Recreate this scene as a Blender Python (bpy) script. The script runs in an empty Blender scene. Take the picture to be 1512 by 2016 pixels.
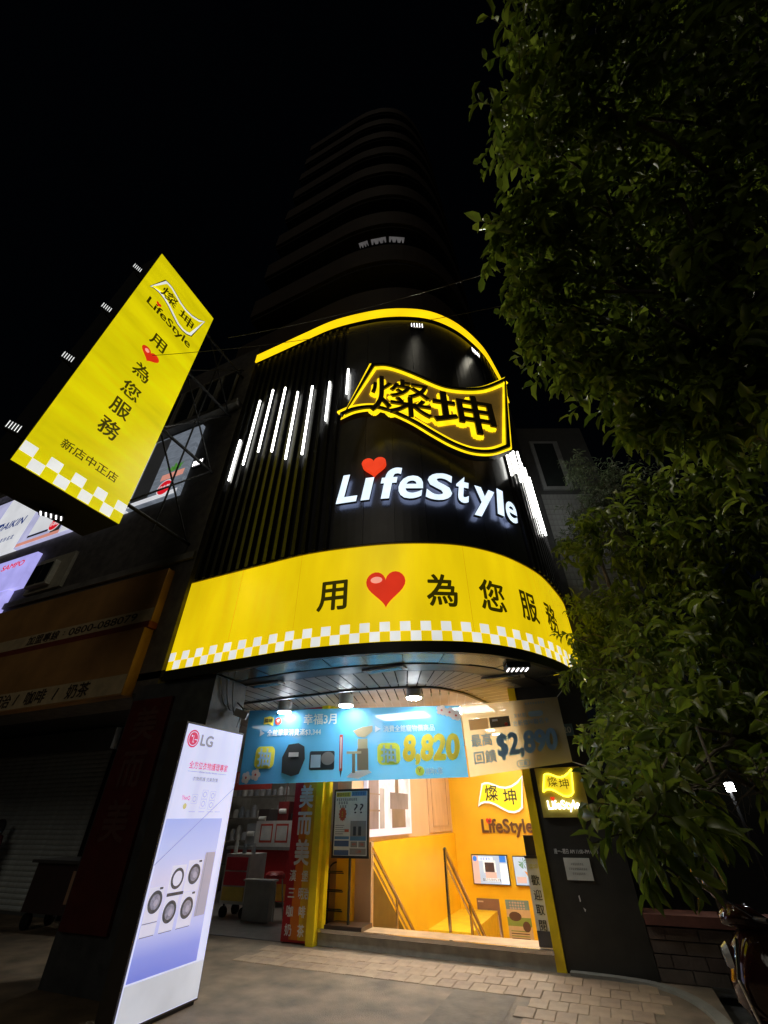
import bpy, math, random
import numpy as np
from mathutils import Vector, Matrix
random.seed(7); RNG = np.random.default_rng(7)
SC = bpy.context.scene; COL = SC.collection

# ------------------------------------------------------------------ camera
FPX, CX, CY, CAMH = 809.0, 756.0, 1008.0, 1.6
_up = np.array([-11.0, -1088.0, FPX]); _up /= np.linalg.norm(_up)
_yy = np.array([439.0, 597.0, FPX]); _yy -= _up * (_yy @ _up); _yy /= np.linalg.norm(_yy)
RW = np.array([np.cross(_yy, _up), _yy, _up])          # world = RW @ (image right, image down, forward)
cam = bpy.data.cameras.new('camera'); cam_o = bpy.data.objects.new('camera', cam); COL.objects.link(cam_o)
cam.sensor_fit = 'VERTICAL'; cam.sensor_height = 24.0; cam.sensor_width = 18.0
cam.lens = 24.0 * FPX / 2016.0; cam.clip_start = 0.05; cam.clip_end = 2000
_m = Matrix.Identity(4)
for r in range(3):
    _m[r][0], _m[r][1], _m[r][2] = RW[r, 0], -RW[r, 1], -RW[r, 2]
_m[2][3] = CAMH
cam_o.matrix_world = _m; SC.camera = cam_o

# ------------------------------------------------------------------ night sky, added street glow, exposure
W = bpy.data.worlds.new('World'); SC.world = W; W.use_nodes = True
wn = W.node_tree; bg = wn.nodes['Background']
sky = wn.nodes.new('ShaderNodeTexSky'); sky.sky_type = 'NISHITA'; sky.sun_disc = False
sky.sun_elevation = math.radians(32); sky.sun_rotation = math.radians(170)
wn.links.new(sky.outputs[0], bg.inputs[0]); bg.inputs[1].default_value = 0.00035
sun = bpy.data.lights.new('street_glow', 'SUN'); sun.energy = 0.085; sun.angle = math.radians(25); sun.color = (1, .9, .74)  # added soft warm sun, stands in for street lamps out of view
sun_o = bpy.data.objects.new('street_glow', sun); COL.objects.link(sun_o)
sun_o.rotation_euler = (math.radians(58), 0, math.radians(10))
SC.view_settings.view_transform = 'Standard'; SC.view_settings.look = 'None'
SC.view_settings.exposure = 0; SC.view_settings.gamma = 1; SC.view_settings.use_curve_mapping = False
SC.cycles.use_denoising = True; SC.cycles.max_bounces = 8; SC.cycles.sample_clamp_indirect = 4
SC.cycles.caustics_reflective = False; SC.cycles.caustics_refractive = False

# ------------------------------------------------------------------ pixel -> place helpers
CAMP = np.array([0, 0, CAMH])
def ray(x, y): return RW @ np.array([x - CX, y - CY, FPX])
def onY(x, y, Y): d = ray(x, y); return CAMP + d * (Y / d[1])
def onX(x, y, X): d = ray(x, y); return CAMP + d * (X / d[0])
def onz(x, y, z): d = ray(x, y); return CAMP + d * ((z - CAMH) / d[2])
def at(x, y, dist): d = ray(x, y); return CAMP + d / np.linalg.norm(d) * dist

# ------------------------------------------------------------------ materials
MATS = {}
def mat(name, col, rough=.6, metal=0., emit=0., ecol=None, var=.12, scale=6., bump=0., spec=None, stretch=None, bscale=None):
    if name in MATS: return MATS[name]
    m = bpy.data.materials.new(name); m.use_nodes = True; MATS[name] = m
    n = m.node_tree.nodes; l = m.node_tree.links; p = n['Principled BSDF']
    p.inputs['Roughness'].default_value = rough; p.inputs['Metallic'].default_value = metal
    if spec is not None: p.inputs['Specular IOR Level'].default_value = spec
    tc = n.new('ShaderNodeTexCoord'); mp = n.new('ShaderNodeMapping'); l.new(tc.outputs['Object'], mp.inputs[0])
    if stretch: mp.inputs['Scale'].default_value = stretch
    nz = n.new('ShaderNodeTexNoise'); nz.inputs['Scale'].default_value = scale; nz.inputs['Detail'].default_value = 6
    l.new(mp.outputs[0], nz.inputs['Vector'])
    mr = n.new('ShaderNodeMapRange'); l.new(nz.outputs[0], mr.inputs[0])
    mr.inputs[1].default_value = .3; mr.inputs[2].default_value = .7
    mr.inputs[3].default_value = 1 - var; mr.inputs[4].default_value = 1 + var
    mx = n.new('ShaderNodeMix'); mx.data_type = 'RGBA'; mx.blend_type = 'MULTIPLY'; mx.inputs[0].default_value = 1
    mx.inputs[6].default_value = (*col, 1); l.new(mr.outputs[0], mx.inputs[7]); l.new(mx.outputs[2], p.inputs['Base Color'])
    if emit > 0:
        mx2 = n.new('ShaderNodeMix'); mx2.data_type = 'RGBA'; mx2.blend_type = 'MULTIPLY'; mx2.inputs[0].default_value = 1
        mx2.inputs[6].default_value = (*(ecol or col), 1); l.new(mr.outputs[0], mx2.inputs[7])
        l.new(mx2.outputs[2], p.inputs['Emission Color']); p.inputs['Emission Strength'].default_value = emit
    if bump > 0:
        nb = n.new('ShaderNodeTexNoise'); nb.inputs['Scale'].default_value = bscale or scale * 6; nb.inputs['Detail'].default_value = 8
        l.new(tc.outputs['Object'], nb.inputs['Vector'])
        b = n.new('ShaderNodeBump'); b.inputs['Strength'].default_value = bump; b.inputs['Distance'].default_value = .02
        l.new(nb.outputs[0], b.inputs['Height']); l.new(b.outputs[0], p.inputs['Normal'])
    return m
def emis(name, col, s=1., var=.08, scale=2., rough=.35, stretch=None):
    return mat(name, tuple(min(.7, c * .6) for c in col), rough, 0, s, col, var, scale, stretch=stretch)

YEL = emis('yellow_backlit', (.78, .555, .003), 1., .15, 1.0, .3, (1.6, 1.6, .45))
YEL2 = emis('yellow_backlit_blade', (.64, .545, .002), 1., .15, .9, .3, (1, .6, 3))
WHT = emis('white_backlit', (.74, .75, .72), 1., .1, 3.)
STRIP = emis('yellow_strip', (1., .66, .004), 1.15, .1, 2)
NEON = emis('yellow_neon', (1., .70, .006), 1.3, .15, 5)
TUBE = emis('white_tube', (1., 1., .93), 10., .03, 2)
LETW = emis('white_letter', (.72, .86, 1.), 1.25, .12, 6)
REDH = emis('red_heart', (.85, .05, .012), 1., .08, 6)
REDB = emis('red_heart_print', (.62, .025, .006), 1., .1, 4)
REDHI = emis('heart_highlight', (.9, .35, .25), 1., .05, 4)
BLK = mat('sign_black_print', (.014, .012, .004), .5)
DGR = mat('olive_print', (.035, .028, .003), .5, 0, .25, (.10, .08, .0), .05)
BLKP = mat('black_panel', (.045, .045, .05), .3, .0, var=.3, scale=3, bump=.03)
FIN = mat('black_fin', (.03, .03, .032), .28, .5, var=.25)
DARK = mat('dark_metal', (.03, .03, .03), .4, .6, var=.2)
STEEL = mat('brushed_steel', (.55, .53, .5), .22, 1., var=.1, stretch=(1, 1, 20))
SOFM = mat('soffit_metal', (.22, .23, .23), .2, .85, var=.35, scale=2.2, bump=.12, bscale=4)
PLK = mat('soffit_plank', (.33, .32, .30), .45, 0, var=.2, scale=3, bump=.05)
PLKW = mat('ceiling_plank', (.6, .56, .51), .45, 0, var=.14, scale=3)
CONC = mat('concrete', (.22, .21, .19), .8, 0, var=.35, scale=2.5, bump=.3)
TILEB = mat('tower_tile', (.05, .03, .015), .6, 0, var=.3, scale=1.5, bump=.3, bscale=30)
WHITE = mat('white_paint', (.7, .7, .68), .5)
ORW = mat('orange_wall', (.88, .52, .012), .45, 0, var=.08, scale=1.1, bump=.04)
YPOST = mat('yellow_post', (.85, .61, .012), .35, 0, var=.08)
BEIGE = mat('beige_wall', (.66, .45, .28), .5, 0, var=.08, scale=2, stretch=(1, 1, .3))
GLASS = mat('smoked_glass', (.10, .07, .03), .06, 0, var=.1)
def two(name, c): return mat(name, c, .55, var=.1)

# ------------------------------------------------------------------ mesh builder
def wloc(o):
    v = Vector((0, 0, 0))
    while o is not None: v += o.location; o = o.parent
    return v
_tc = {}
def glyph(txt, bold=0., ext=0.):
    k = (txt, bold, ext)
    if k in _tc: return _tc[k]
    c = bpy.data.curves.new('g', 'FONT'); c.body = txt; c.offset = bold; c.extrude = ext; c.resolution_u = 4
    o = bpy.data.objects.new('g', c); COL.objects.link(o)
    dg = bpy.context.evaluated_depsgraph_get(); ev = o.evaluated_get(dg); me = ev.to_mesh()
    V = np.array([v.co[:] for v in me.vertices]) if len(me.vertices) else np.zeros((0, 3))
    Fc = [tuple(p.vertices) for p in me.polygons]
    ev.to_mesh_clear(); bpy.data.objects.remove(o); bpy.data.curves.remove(c)
    _tc[k] = (V, Fc); return _tc[k]

class Frame:
    def __init__(s, o, u, v):
        s.o = np.array(o, float); s.u = np.array(u, float); s.v = np.array(v, float); s.n = np.cross(s.u, s.v)
    def __call__(s, u, v, w=0.): return s.o + s.u * u + s.v * v + s.n * w
def FY(Y, X0=0., Z0=0.): return Frame((X0, Y, Z0), (1, 0, 0), (0, 0, 1))      # faces -Y
def FX(X, Y0=0., Z0=0.): return Frame((X, Y0, Z0), (0, 1, 0), (0, 0, 1))      # faces +X

class MB:
    def __init__(s): s.v = []; s.f = []; s.m = []
    def add(s, V, Fs, mi=0):
        b = len(s.v); s.v += [tuple(map(float, p)) for p in V]
        for f in Fs: s.f.append(tuple(b + i for i in f)); s.m.append(mi)
        return s
    def box(s, lo, hi, mi=0):
        x0, y0, z0 = lo; x1, y1, z1 = hi
        V = [(x0, y0, z0), (x1, y0, z0), (x1, y1, z0), (x0, y1, z0), (x0, y0, z1), (x1, y0, z1), (x1, y1, z1), (x0, y1, z1)]
        return s.add(V, [(0, 3, 2, 1), (4, 5, 6, 7), (0, 1, 5, 4), (1, 2, 6, 5), (2, 3, 7, 6), (3, 0, 4, 7)], mi)
    def fbox(s, F, u0, v0, w0, u1, v1, w1, mi=0):
        V = [F(u0, v0, w0), F(u1, v0, w0), F(u1, v1, w0), F(u0, v1, w0), F(u0, v0, w1), F(u1, v0, w1), F(u1, v1, w1), F(u0, v1, w1)]
        return s.add(V, [(0, 3, 2, 1), (4, 5, 6, 7), (0, 1, 5, 4), (1, 2, 6, 5), (2, 3, 7, 6), (3, 0, 4, 7)], mi)
    def rect(s, F, u0, v0, u1, v1, w=0., mi=0, n=1):
        for k in range(n):
            a, b = u0 + (u1 - u0) * k / n, u0 + (u1 - u0) * (k + 1) / n
            s.add([F(a, v0, w), F(b, v0, w), F(b, v1, w), F(a, v1, w)], [(0, 1, 2, 3)], mi)
        return s
    def poly(s, F, pts, w=0., mi=0): return s.add([F(u, v, w) for u, v in pts], [tuple(range(len(pts)))], mi)
    def prism(s, F, pts, w0, w1, mi=0, ms=None):
        n = len(pts); V = [F(u, v, w0) for u, v in pts] + [F(u, v, w1) for u, v in pts]
        s.add(V, [tuple(range(n, 2 * n)), tuple(reversed(range(n)))], mi)
        return s.add(V, [(i, (i + 1) % n, n + (i + 1) % n, n + i) for i in range(n)], mi if ms is None else ms)
    def ribbon(s, F, pts, wd, w0, w1, mi=0, closed=True):      # flat-section rail running along a 2D path
        P = np.array(pts, float); n = len(P); out = []
        for i in range(n):
            a = P[(i - 1) % n] if closed or i > 0 else P[i]; b = P[(i + 1) % n] if closed or i < n - 1 else P[i]
            t = b - a; t /= np.linalg.norm(t) + 1e-9; nn = np.array([-t[1], t[0]]) * wd / 2
            out.append((P[i] + nn, P[i] - nn))
        for i in range(n if closed else n - 1):
            j = (i + 1) % n; q = [out[i][0], out[i][1], out[j][1], out[j][0]]
            s.prism(F, [tuple(x) for x in q], w0, w1, mi)
        return s
    def band(s, F, pts, d0, d1, w0, w1, mi=0):
        A, B = inset(pts, d0), inset(pts, d1); n = len(A)
        for i in range(n):
            j = (i + 1) % n; s.prism(F, [A[i], A[j], B[j], B[i]], w0, w1, mi)
        return s
    def tube(s, path, r, mi=0, n=8, caps=True):
        P = [np.array(p, float) for p in path]; R = r if hasattr(r, '__len__') else [r] * len(P); V = []; Fs = []
        for i, p in enumerate(P):
            t = P[min(i + 1, len(P) - 1)] - P[max(i - 1, 0)]; t /= np.linalg.norm(t) + 1e-9
            a = np.cross(t, (0, 0, 1) if abs(t[2]) < .9 else (1, 0, 0)); a /= np.linalg.norm(a); b = np.cross(t, a)
            V += [p + R[i] * (a * math.cos(2 * math.pi * k / n) + b * math.sin(2 * math.pi * k / n)) for k in range(n)]
        for i in range(len(P) - 1):
            Fs += [(i * n + k, i * n + (k + 1) % n, (i + 1) * n + (k + 1) % n, (i + 1) * n + k) for k in range(n)]
        if caps: Fs += [tuple(reversed(range(n))), tuple(range((len(P) - 1) * n, len(P) * n))]
        return s.add(V, Fs, mi)
    def disc(s, F, u, v, r, w=0., mi=0, n=24, ry=None, a0=0., a1=2 * math.pi):
        return s.poly(F, [(u + r * math.cos(a0 + (a1 - a0) * k / n), v + (ry or r) * math.sin(a0 + (a1 - a0) * k / n)) for k in range(n)], w, mi)
    def ring(s, F, u, v, r0, r1, w=0., mi=0, n=28, a0=0., a1=2 * math.pi):
        for k in range(n):
            a, b = a0 + (a1 - a0) * k / n, a0 + (a1 - a0) * (k + 1) / n
            s.add([F(u + r * math.cos(t), v + r * math.sin(t), w) for r, t in ((r0, a), (r1, a), (r1, b), (r0, b))], [(0, 1, 2, 3)], mi)
        return s
    def text(s, F, txt, u, v, size, w=0., mi=0, bold=0., depth=0., al='C', width=None, shear=0.):
        V, Fs = glyph(txt, 0., depth / 2 / size if depth else 0.)
        if not len(V): return s
        if bold:                                            # thicken strokes by overlaying shifted copies
            nb = 8 if size > .25 else 4; V0, F0, m0 = V, Fs, len(V)
            V = np.concatenate([V0] + [V0 + np.array([bold * math.cos(2 * math.pi * k / nb), bold * math.sin(2 * math.pi * k / nb), (k + 1) * .0003 / size]) for k in range(nb)])
            Fs = [tuple(i + m0 * k for i in f) for k in range(nb + 1) for f in F0]
        x0, x1 = V[:, 0].min(), V[:, 0].max(); y0, y1 = V[:, 1].min(), V[:, 1].max(); sx = size
        if width: sx = width / (x1 - x0)
        off = {'C': (x0 + x1) / 2, 'L': x0, 'R': x1}[al]; ym = (y0 + y1) / 2
        return s.add([F(u + (p[0] - off) * sx + shear * (p[1] - ym) * size, v + (p[1] - ym) * size, w + p[2] * size + (depth / 2 if depth else 0)) for p in V], Fs, mi)
    def scribble(s, F, u, v, h, wd, w=0., mi=0, n=7):          # a line of print too small to read: rows of short strokes
        q = wd / n; r = random.Random(int(u * 991 + v * 577 + n))
        for i in range(n):
            x = u - wd / 2 + i * q
            for k in range(3):
                y = v - h / 2 + h * (k + .15) / 3; s.rect(F, x + q * .1 * r.random(), y, x + q * r.uniform(.6, .85), y + h * .16, w, mi)
            s.rect(F, x + q * .36, v - h / 2, x + q * .46, v + h / 2, w, mi)
        return s
    def build(s, name, mats, parent=None, smooth=False):
        me = bpy.data.meshes.new(name); off = wloc(parent) if parent else Vector((0, 0, 0))
        me.from_pydata([(x - off.x, y - off.y, z - off.z) for x, y, z in s.v], [], s.f)
        for m_ in (mats if isinstance(mats, (list, tuple)) else [mats]): me.materials.append(m_)
        me.polygons.foreach_set('material_index', s.m)
        if smooth: me.polygons.foreach_set('use_smooth', [True] * len(me.polygons))
        me.update(); o = bpy.data.objects.new(name, me); COL.objects.link(o); o.parent = parent
        return o
def tag(o, label, cat, group=None):
    o['label'] = label; o['category'] = cat
    if group: o['group'] = group
    return o
def thing(name, label, cat, loc, group=None):
    o = bpy.data.objects.new(name, None); COL.objects.link(o); o.location = loc; o.empty_display_size = .1
    return tag(o, label, cat, group)
def struct(name, mb, mats, parent=None, smooth=False):
    o = mb.build(name, mats, parent, smooth)
    if parent is None: o['kind'] = 'structure'
    return o
def heart(u, v, sx, sy, n=40):
    out = []
    for k in range(n):
        t = 2 * math.pi * k / n
        x = 16 * math.sin(t) ** 3 / 32; y = (13 * math.cos(t) - 5 * math.cos(2 * t) - 2 * math.cos(3 * t) - math.cos(4 * t)) / 29.
        out.append((u - x * sx, v + (y + .09) * sy))
    return out
def catmull(pts, n=16):
    p = np.array([(2 * pts[0][0] - pts[1][0], 2 * pts[0][1] - pts[1][1])] + list(pts) + [(2 * pts[-1][0] - pts[-2][0], 2 * pts[-1][1] - pts[-2][1])]); out = []
    for i in range(1, len(p) - 2):
        for k in range(n):
            t = k / n
            out.append(.5 * (2 * p[i] + (p[i + 1] - p[i - 1]) * t + (2 * p[i - 1] - 5 * p[i] + 4 * p[i + 1] - p[i + 2]) * t * t + (3 * p[i] - p[i - 1] - 3 * p[i + 1] + p[i + 2]) * t ** 3))
    out.append(p[-2]); return np.array(out)
FLAG = [(.13, .82), (.2, .85), (.28, .85), (.38, .80), (.5, .73), (.62, .705), (.74, .74), (.87, .84), (1, 1.0), (.90, .13), (.82, .04), (.72, 0), (.6, .02), (.48, .11), (.36, .21), (.25, .27), (.15, .28), (.07, .25), (0, .18)]
def flag(u, v, w, h): return [(u + a * w, v + b * h) for a, b in FLAG]
def inset(pts, d):
    P = np.array(pts); n = len(P); out = []
    for i in range(n):
        a = P[i] - P[i - 1]; b = P[(i + 1) % n] - P[i]; a /= np.linalg.norm(a); b /= np.linalg.norm(b)
        na = np.array([a[1], -a[0]]); nb = np.array([b[1], -b[0]]); m = na + nb; m /= max(.5, m @ na + .0) if False else 1
        k = d / max(.35, (1 + na @ nb) / 2 * 2 / 2); mm = (na + nb) / 2
        out.append(tuple(P[i] + mm * k))
    return out

# ------------------------------------------------------------------ plan of the rounded corner (shared by fascia, cladding, canopy, tower)
PTS = [(-6.06, 4.96), (-5.2, 4.95), (-4.4, 4.94), (-3.5, 4.95), (-2.55, 5.11), (-1.88, 5.32), (-1.25, 5.64), (-.8, 6.03), (-.42, 6.55), (-.07, 7.3), (.12, 8.08), (.24, 8.8), (.28, 9.6)]
class Curve:
    def __init__(s, pts):
        s.C = catmull(pts); s.S = np.concatenate([[0], np.cumsum(np.linalg.norm(np.diff(s.C, axis=0), axis=1))])
        T = np.gradient(s.C, axis=0); s.T = T / np.linalg.norm(T, axis=1)[:, None]; s.L = s.S[-1]
    def p(s, u, off=0.):
        i = min(max(np.searchsorted(s.S, u) - 1, 0), len(s.S) - 2); t = (u - s.S[i]) / (s.S[i + 1] - s.S[i])
        c = s.C[i] + (s.C[i + 1] - s.C[i]) * t; tt = s.T[i] + (s.T[i + 1] - s.T[i]) * t; tt = tt / np.linalg.norm(tt)
        return c[0] + tt[1] * off, c[1] - tt[0] * off
    def __call__(s, u, v, w=0.): x, y = s.p(u, w); return np.array([x, y, v])
CV = Curve(PTS); L = CV.L
def curved_wall(mb, cv, u0, u1, z0, z1, w0, w1, mi=0, n=56):       # closed curved slab between two offsets
    for k in range(n):
        a, b = u0 + (u1 - u0) * k / n, u0 + (u1 - u0) * (k + 1) / n
        A = [cv(a, z0, w0), cv(b, z0, w0), cv(b, z1, w0), cv(a, z1, w0)]; B = [cv(a, z0, w1), cv(b, z0, w1), cv(b, z1, w1), cv(a, z1, w1)]
        Fs = [(4, 5, 6, 7), (3, 2, 1, 0), (0, 1, 5, 4), (7, 6, 2, 3)]
        if k == 0: Fs.append((0, 4, 7, 3))
        if k == n - 1: Fs.append((1, 2, 6, 5))
        mb.add(A + B, Fs, mi)
    return mb

# ================================================================== SETTING
gm = MB()
for x0, y0, x1, y1 in ((-60, -40, 60, 8.5), (-60, 15.1, 60, 90), (-60, 8.5, -4.3, 15.1), (-1.0, 8.5, 60, 15.1)): gm.add([(x0, y0, -.13), (x1, y0, -.13), (x1, y1, -.13), (x0, y1, -.13)], [(0, 1, 2, 3)])
struct('ground', gm, mat('asphalt', (.045, .045, .045), .85, var=.3, scale=8, bump=.3))
pave = struct('pavement', MB().box((-18, 1.2, -.125), (.62, 8.0, 0)), mat('pavement_concrete', (.175, .128, .08), .7, var=.45, scale=2.6, bump=.35, bscale=60))
struct('kerb', MB().box((-18, 1.0, -.126), (6, 1.198, .012)), CONC)
TAN = [mat('paver_tan_%d' % i, c, .7, var=.22, scale=5, bump=.3, bscale=70) for i, c in enumerate([(.30, .21, .13), (.28, .195, .122), (.31, .22, .137), (.26, .18, .115)])]
pm = []
for t in TAN:
    b = MB(); e = .006
    b.add([(-.0992, -.1503, 0), (.0992, -.1503, 0), (.0992, .1503, 0), (-.0992, .1503, 0), (-.0992 + e, -.1503 + e, .006), (.0992 - e, -.1503 + e, .006), (.0992 - e, .1503 - e, .006), (-.0992 + e, .1503 - e, .006)],
          [(4, 5, 6, 7), (0, 1, 5, 4), (1, 2, 6, 5), (2, 3, 7, 6), (3, 0, 4, 7)])
    me = bpy.data.meshes.new('paver'); me.from_pydata(b.v, [], b.f); me.materials.append(t); pm.append(me)
def paver(x, y):
    o = bpy.data.objects.new('paver', random.choice(pm)); COL.objects.link(o); o.parent = pave
    o.location = (x, y, random.uniform(-.002, .004)); o.rotation_euler = (random.uniform(-.012, .012), random.uniform(-.012, .012), random.uniform(-.012, .012))
for j in range(3):
    for i in range(27): paver(-5.25 + i * .2 + (j % 2) * .1, 7.0 + j * .302)
MB().add([(-2.12, 5.75, .004), (-1.42, 5.75, .004), (-1.40, 6.84, .004), (-2.10, 6.84, .004)], [(0, 1, 2, 3)]).build('patch_slab', mat('patch_dark', (.15, .12, .085), .8, var=.25, bump=.3), pave)
for j in range(6):
    for i in range(6): paver(-1.25 + i * .2 + (j % 2) * .1, 5.19 + j * .302)

# ================================================================== CURVED YELLOW FASCIA
fas = thing('fascia_lightbox', 'long curved yellow backlit fascia with a red heart and chequered hem over the entrance', 'shop sign', (-3, 5, 3.4))
b = MB(); curved_wall(b, CV, 0, L, 3.56, 5.14, -.35, 0, 0, 80); b.build('face', YEL, fas)
b = MB(); curved_wall(b, CV, -.0, L, 3.40, 3.555, -.06, .015, 0, 80); b.build('lip', mat('lip_black', (.03, .03, .026), .35, .2), fas)
b = MB(); curved_wall(b, CV, 0, L, 5.145, 5.17, -.35, .012, 0, 80); b.build('top_trim', mat('gold_trim', (.45, .33, .03), .4), fas)
SEAM = emis('seam_dark_yellow', (.50, .34, .002), 1., .1)  # darker yellow for the thin panel seams
for u_ in (1.22, 2.44, 5.13, 6.75):
    b = MB(); b.rect(CV, u_ - .004, 3.565, u_ + .004, 5.135, .003); b.build('panel_seam', SEAM, fas)
b = MB(); sq = .1456
for k in range(-1, 64):
    a = .282 - .2912 * 2 + k * sq
    lo, hi = max(a, .005), min(a + sq, L - .01)
    if hi <= lo: continue
    r = k % 2
    b.rect(CV, lo, 3.565 + (.1385 if r == 0 else 0), hi, 3.565 + (.277 if r == 0 else .1385), .006, 0, 2)
b.build('checker_print', WHT, fas)
for ch, s_, sx in (('用', 3.04, .46), ('為', 4.71, .45), ('您', 5.54, .45), ('服', 6.34, .43), ('務', 7.07, .42)):
    b = MB(); b.text(CV, ch, s_, 4.325, .55, .014, 0, .022, 0, 'C', sx + .02); b.build('lettering', DGR, fas)
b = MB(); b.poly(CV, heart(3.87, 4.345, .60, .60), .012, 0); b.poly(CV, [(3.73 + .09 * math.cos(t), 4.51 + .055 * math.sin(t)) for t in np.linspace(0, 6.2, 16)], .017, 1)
b.build('heart_print', [REDB, REDHI], fas)

# ================================================================== BLACK CLADDING with fins and light tubes
cl = thing('shopfront_cladding', 'tall black curved facade cladding with vertical fins, white light tubes and a yellow lit rim', 'facade cladding', (-3, 5, 5.2))
b = MB(); curved_wall(b, CV, 0, L, 5.175, 12.1, -.3, -.05, 0, 90); b.build('backing_panel', BLKP, cl)
b = MB(); curved_wall(b, CV, 0, L - .3, 12.1, 12.44, .06, .1, 0, 90); b.build('lit_rim', STRIP, cl)
b = MB(); curved_wall(b, CV, .01, L - .3, 12.12, 12.42, -.3, .058, 0, 90); b.build('rim_box', DARK, cl)
k = 0; u = .12
while u < L - .2:
    lo = 5.18; hi = 12.0
    b = MB(); q = CV.p(u); nx = np.array(CV.p(u, 1)) - np.array(q); tx = np.array([-nx[1], nx[0]])
    Fr = Frame((*q, 0), (*tx, 0), (0, 0, 1))
    if 2.9 < u < 6.65:
        b = MB(); curved_wall(b, CV, u - .08, u + .45, lo, hi, -.049, .012, 0, 4); b.build('flat_panel', BLKP, cl); u += .536
    else:
        b.fbox(Fr, -.035, lo, -.049, .035, hi, .05); b.build('fin', FIN, cl); u += .195
tubes = [(.295, 7.52, 8.77), (.60, 7.87, 10.06), (.955, 8.12, 10.30), (1.35, 7.96, 10.17), (1.77, 7.57, 9.77), (2.175, 7.54, 9.77), (2.63, 8.37, 9.70), (3.06, 9.12, 10.02),
         (6.77, 7.37, 8.01), (7.02, 7.6, 8.2), (7.19, 7.46, 8.38), (7.58, 7.6, 8.68), (7.66, 6.78, 8.38), (7.92, 6.51, 8.4), (8.2, 6.6, 8.3)]
for s_, z0, z1 in tubes:
    x, y = CV.p(s_, .085); b = MB(); b.tube([(x, y, z0), (x, y, z1)], .021, 0, 8); b.build('light_tube', TUBE, cl)

def flood(name, label, F, u, v, parent=None, on=True, sx=1., k=.85, power=0., aim=None, arm=False):       # small flood lamp with five LED bars
    r = thing(name, label, 'flood light', F(u, v, 0), 'LED flood lights on the signs')
    b = MB(); b.fbox(F, u - .17 * sx, v - .14 * k, 0, u + .17 * sx, v + .14 * k, .06); b.build('housing', DARK, r)
    for i in range(5):
        b = MB(); b.fbox(F, u + (i - 2) * .068 * sx - .0085 * min(1, sx * 1.2), v - .1 * k, .061, u + (i - 2) * .068 * sx + .0085 * min(1, sx * 1.2), v + .1 * k, .07)
        b.build('led_bar', emis('led_bar', (1, .97, 1), 3, .02) if not arm else emis('led_bar_dim', (.9, .92, .9), 1.1, .02), r)
    if arm:
        b = MB(); b.tube([F(u, v, 0), F(u + .05, v, -.1), F(u + .25, v - .05, -.1)], .012); b.build('arm', DARK, r)
    if power:
        li = bpy.data.lights.new('flood_beam', 'SPOT'); li.energy = power; li.spot_size = math.radians(125); li.spot_blend = .6; li.shadow_soft_size = .12; li.color = (1, .93, .74)
        lo_ = bpy.data.objects.new('flood_beam', li); COL.objects.link(lo_); lo_.parent = r; lo_.location = Vector(F(u, v, .12)) - Vector(F(u, v, 0))
        lo_.rotation_euler = Vector(aim).to_track_quat('-Z', 'Y').to_euler()
    return r
flood('flood_lamp', 'small five-bar LED flood lamp under the top of the yellow rim, above the flag sign', CV, 4.74, 11.7, power=260., aim=(.35, -.7, -.62))
flood('flood_lamp', 'five-bar LED flood lamp under the right shoulder of the yellow rim', CV, 6.55, 11.7, power=480., aim=(.62, -.5, -.6))

# ================================================================== FLAG SIGN
fg = thing('flag_sign', 'big wavy flag sign with yellow neon outline and two raised dark Chinese characters', 'neon sign', (-1.5, 5, 7.4))
A_ = math.radians(35); K = .93
P0 = onY(672, 826, 4.7); P0 = CAMP + (P0 - CAMP) * K
FF = Frame((P0[0], P0[1], 0), (math.cos(A_), math.sin(A_), 0), (0, 0, 1))
tr = [(0.542, 9.994), (0.891, 10.111), (1.277, 10.062), (1.724, 9.898), (2.198, 9.691), (2.556, 9.658), (3.036, 9.757), (3.409, 9.957), (3.992, 10.436), (3.615, 7.829), (3.158, 7.566), (2.709, 7.501), (2.291, 7.613), (1.884, 7.845), (1.471, 8.122), (1.048, 8.321), (0.677, 8.385), (0.287, 8.232), (-0.015, 7.96)]
fo = [(u * K, CAMH + (z - CAMH) * K) for u, z in tr]
def dense(pts, n=5):
    top = catmull(pts[:9], n); bot = catmull(pts[9:], n)
    return [tuple(p) for p in top] + [tuple(p) for p in bot]
fo = dense(fo)
FACE = mat('flag_face', (.40, .27, .10), .35, 0, .6, (.115, .066, .012), var=.25, scale=1.4)
b = MB(); b.prism(FF, fo, -.14, 0, 0, 1); b.build('sign_box', [FACE, mat('flag_side', (.06, .05, .03), .4)], fg)
b = MB(); b.band(FF, fo, 0, .03, .001, .03); b.build('outer_neon', NEON, fg)
b = MB(); b.band(FF, fo, .04, .115, .001, .06); b.build('border_channel', mat('channel_dark', (.03, .025, .015), .4), fg)
b = MB(); b.band(FF, fo, .13, .185, .001, .04); b.build('inner_neon', NEON, fg)
brk = MB()
for uu, zz in ((.9, 8.6), (2.6, 8.3), (.9, 9.0), (2.9, 8.6)): brk.tube([FF(uu, zz, -.14), FF(uu - .12, zz, -.8)], .03)
brk.build('bracket', DARK, fg)
def shearF(F, a): return lambda u, v, w=0.: F(u, v + a * u, w)
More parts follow.
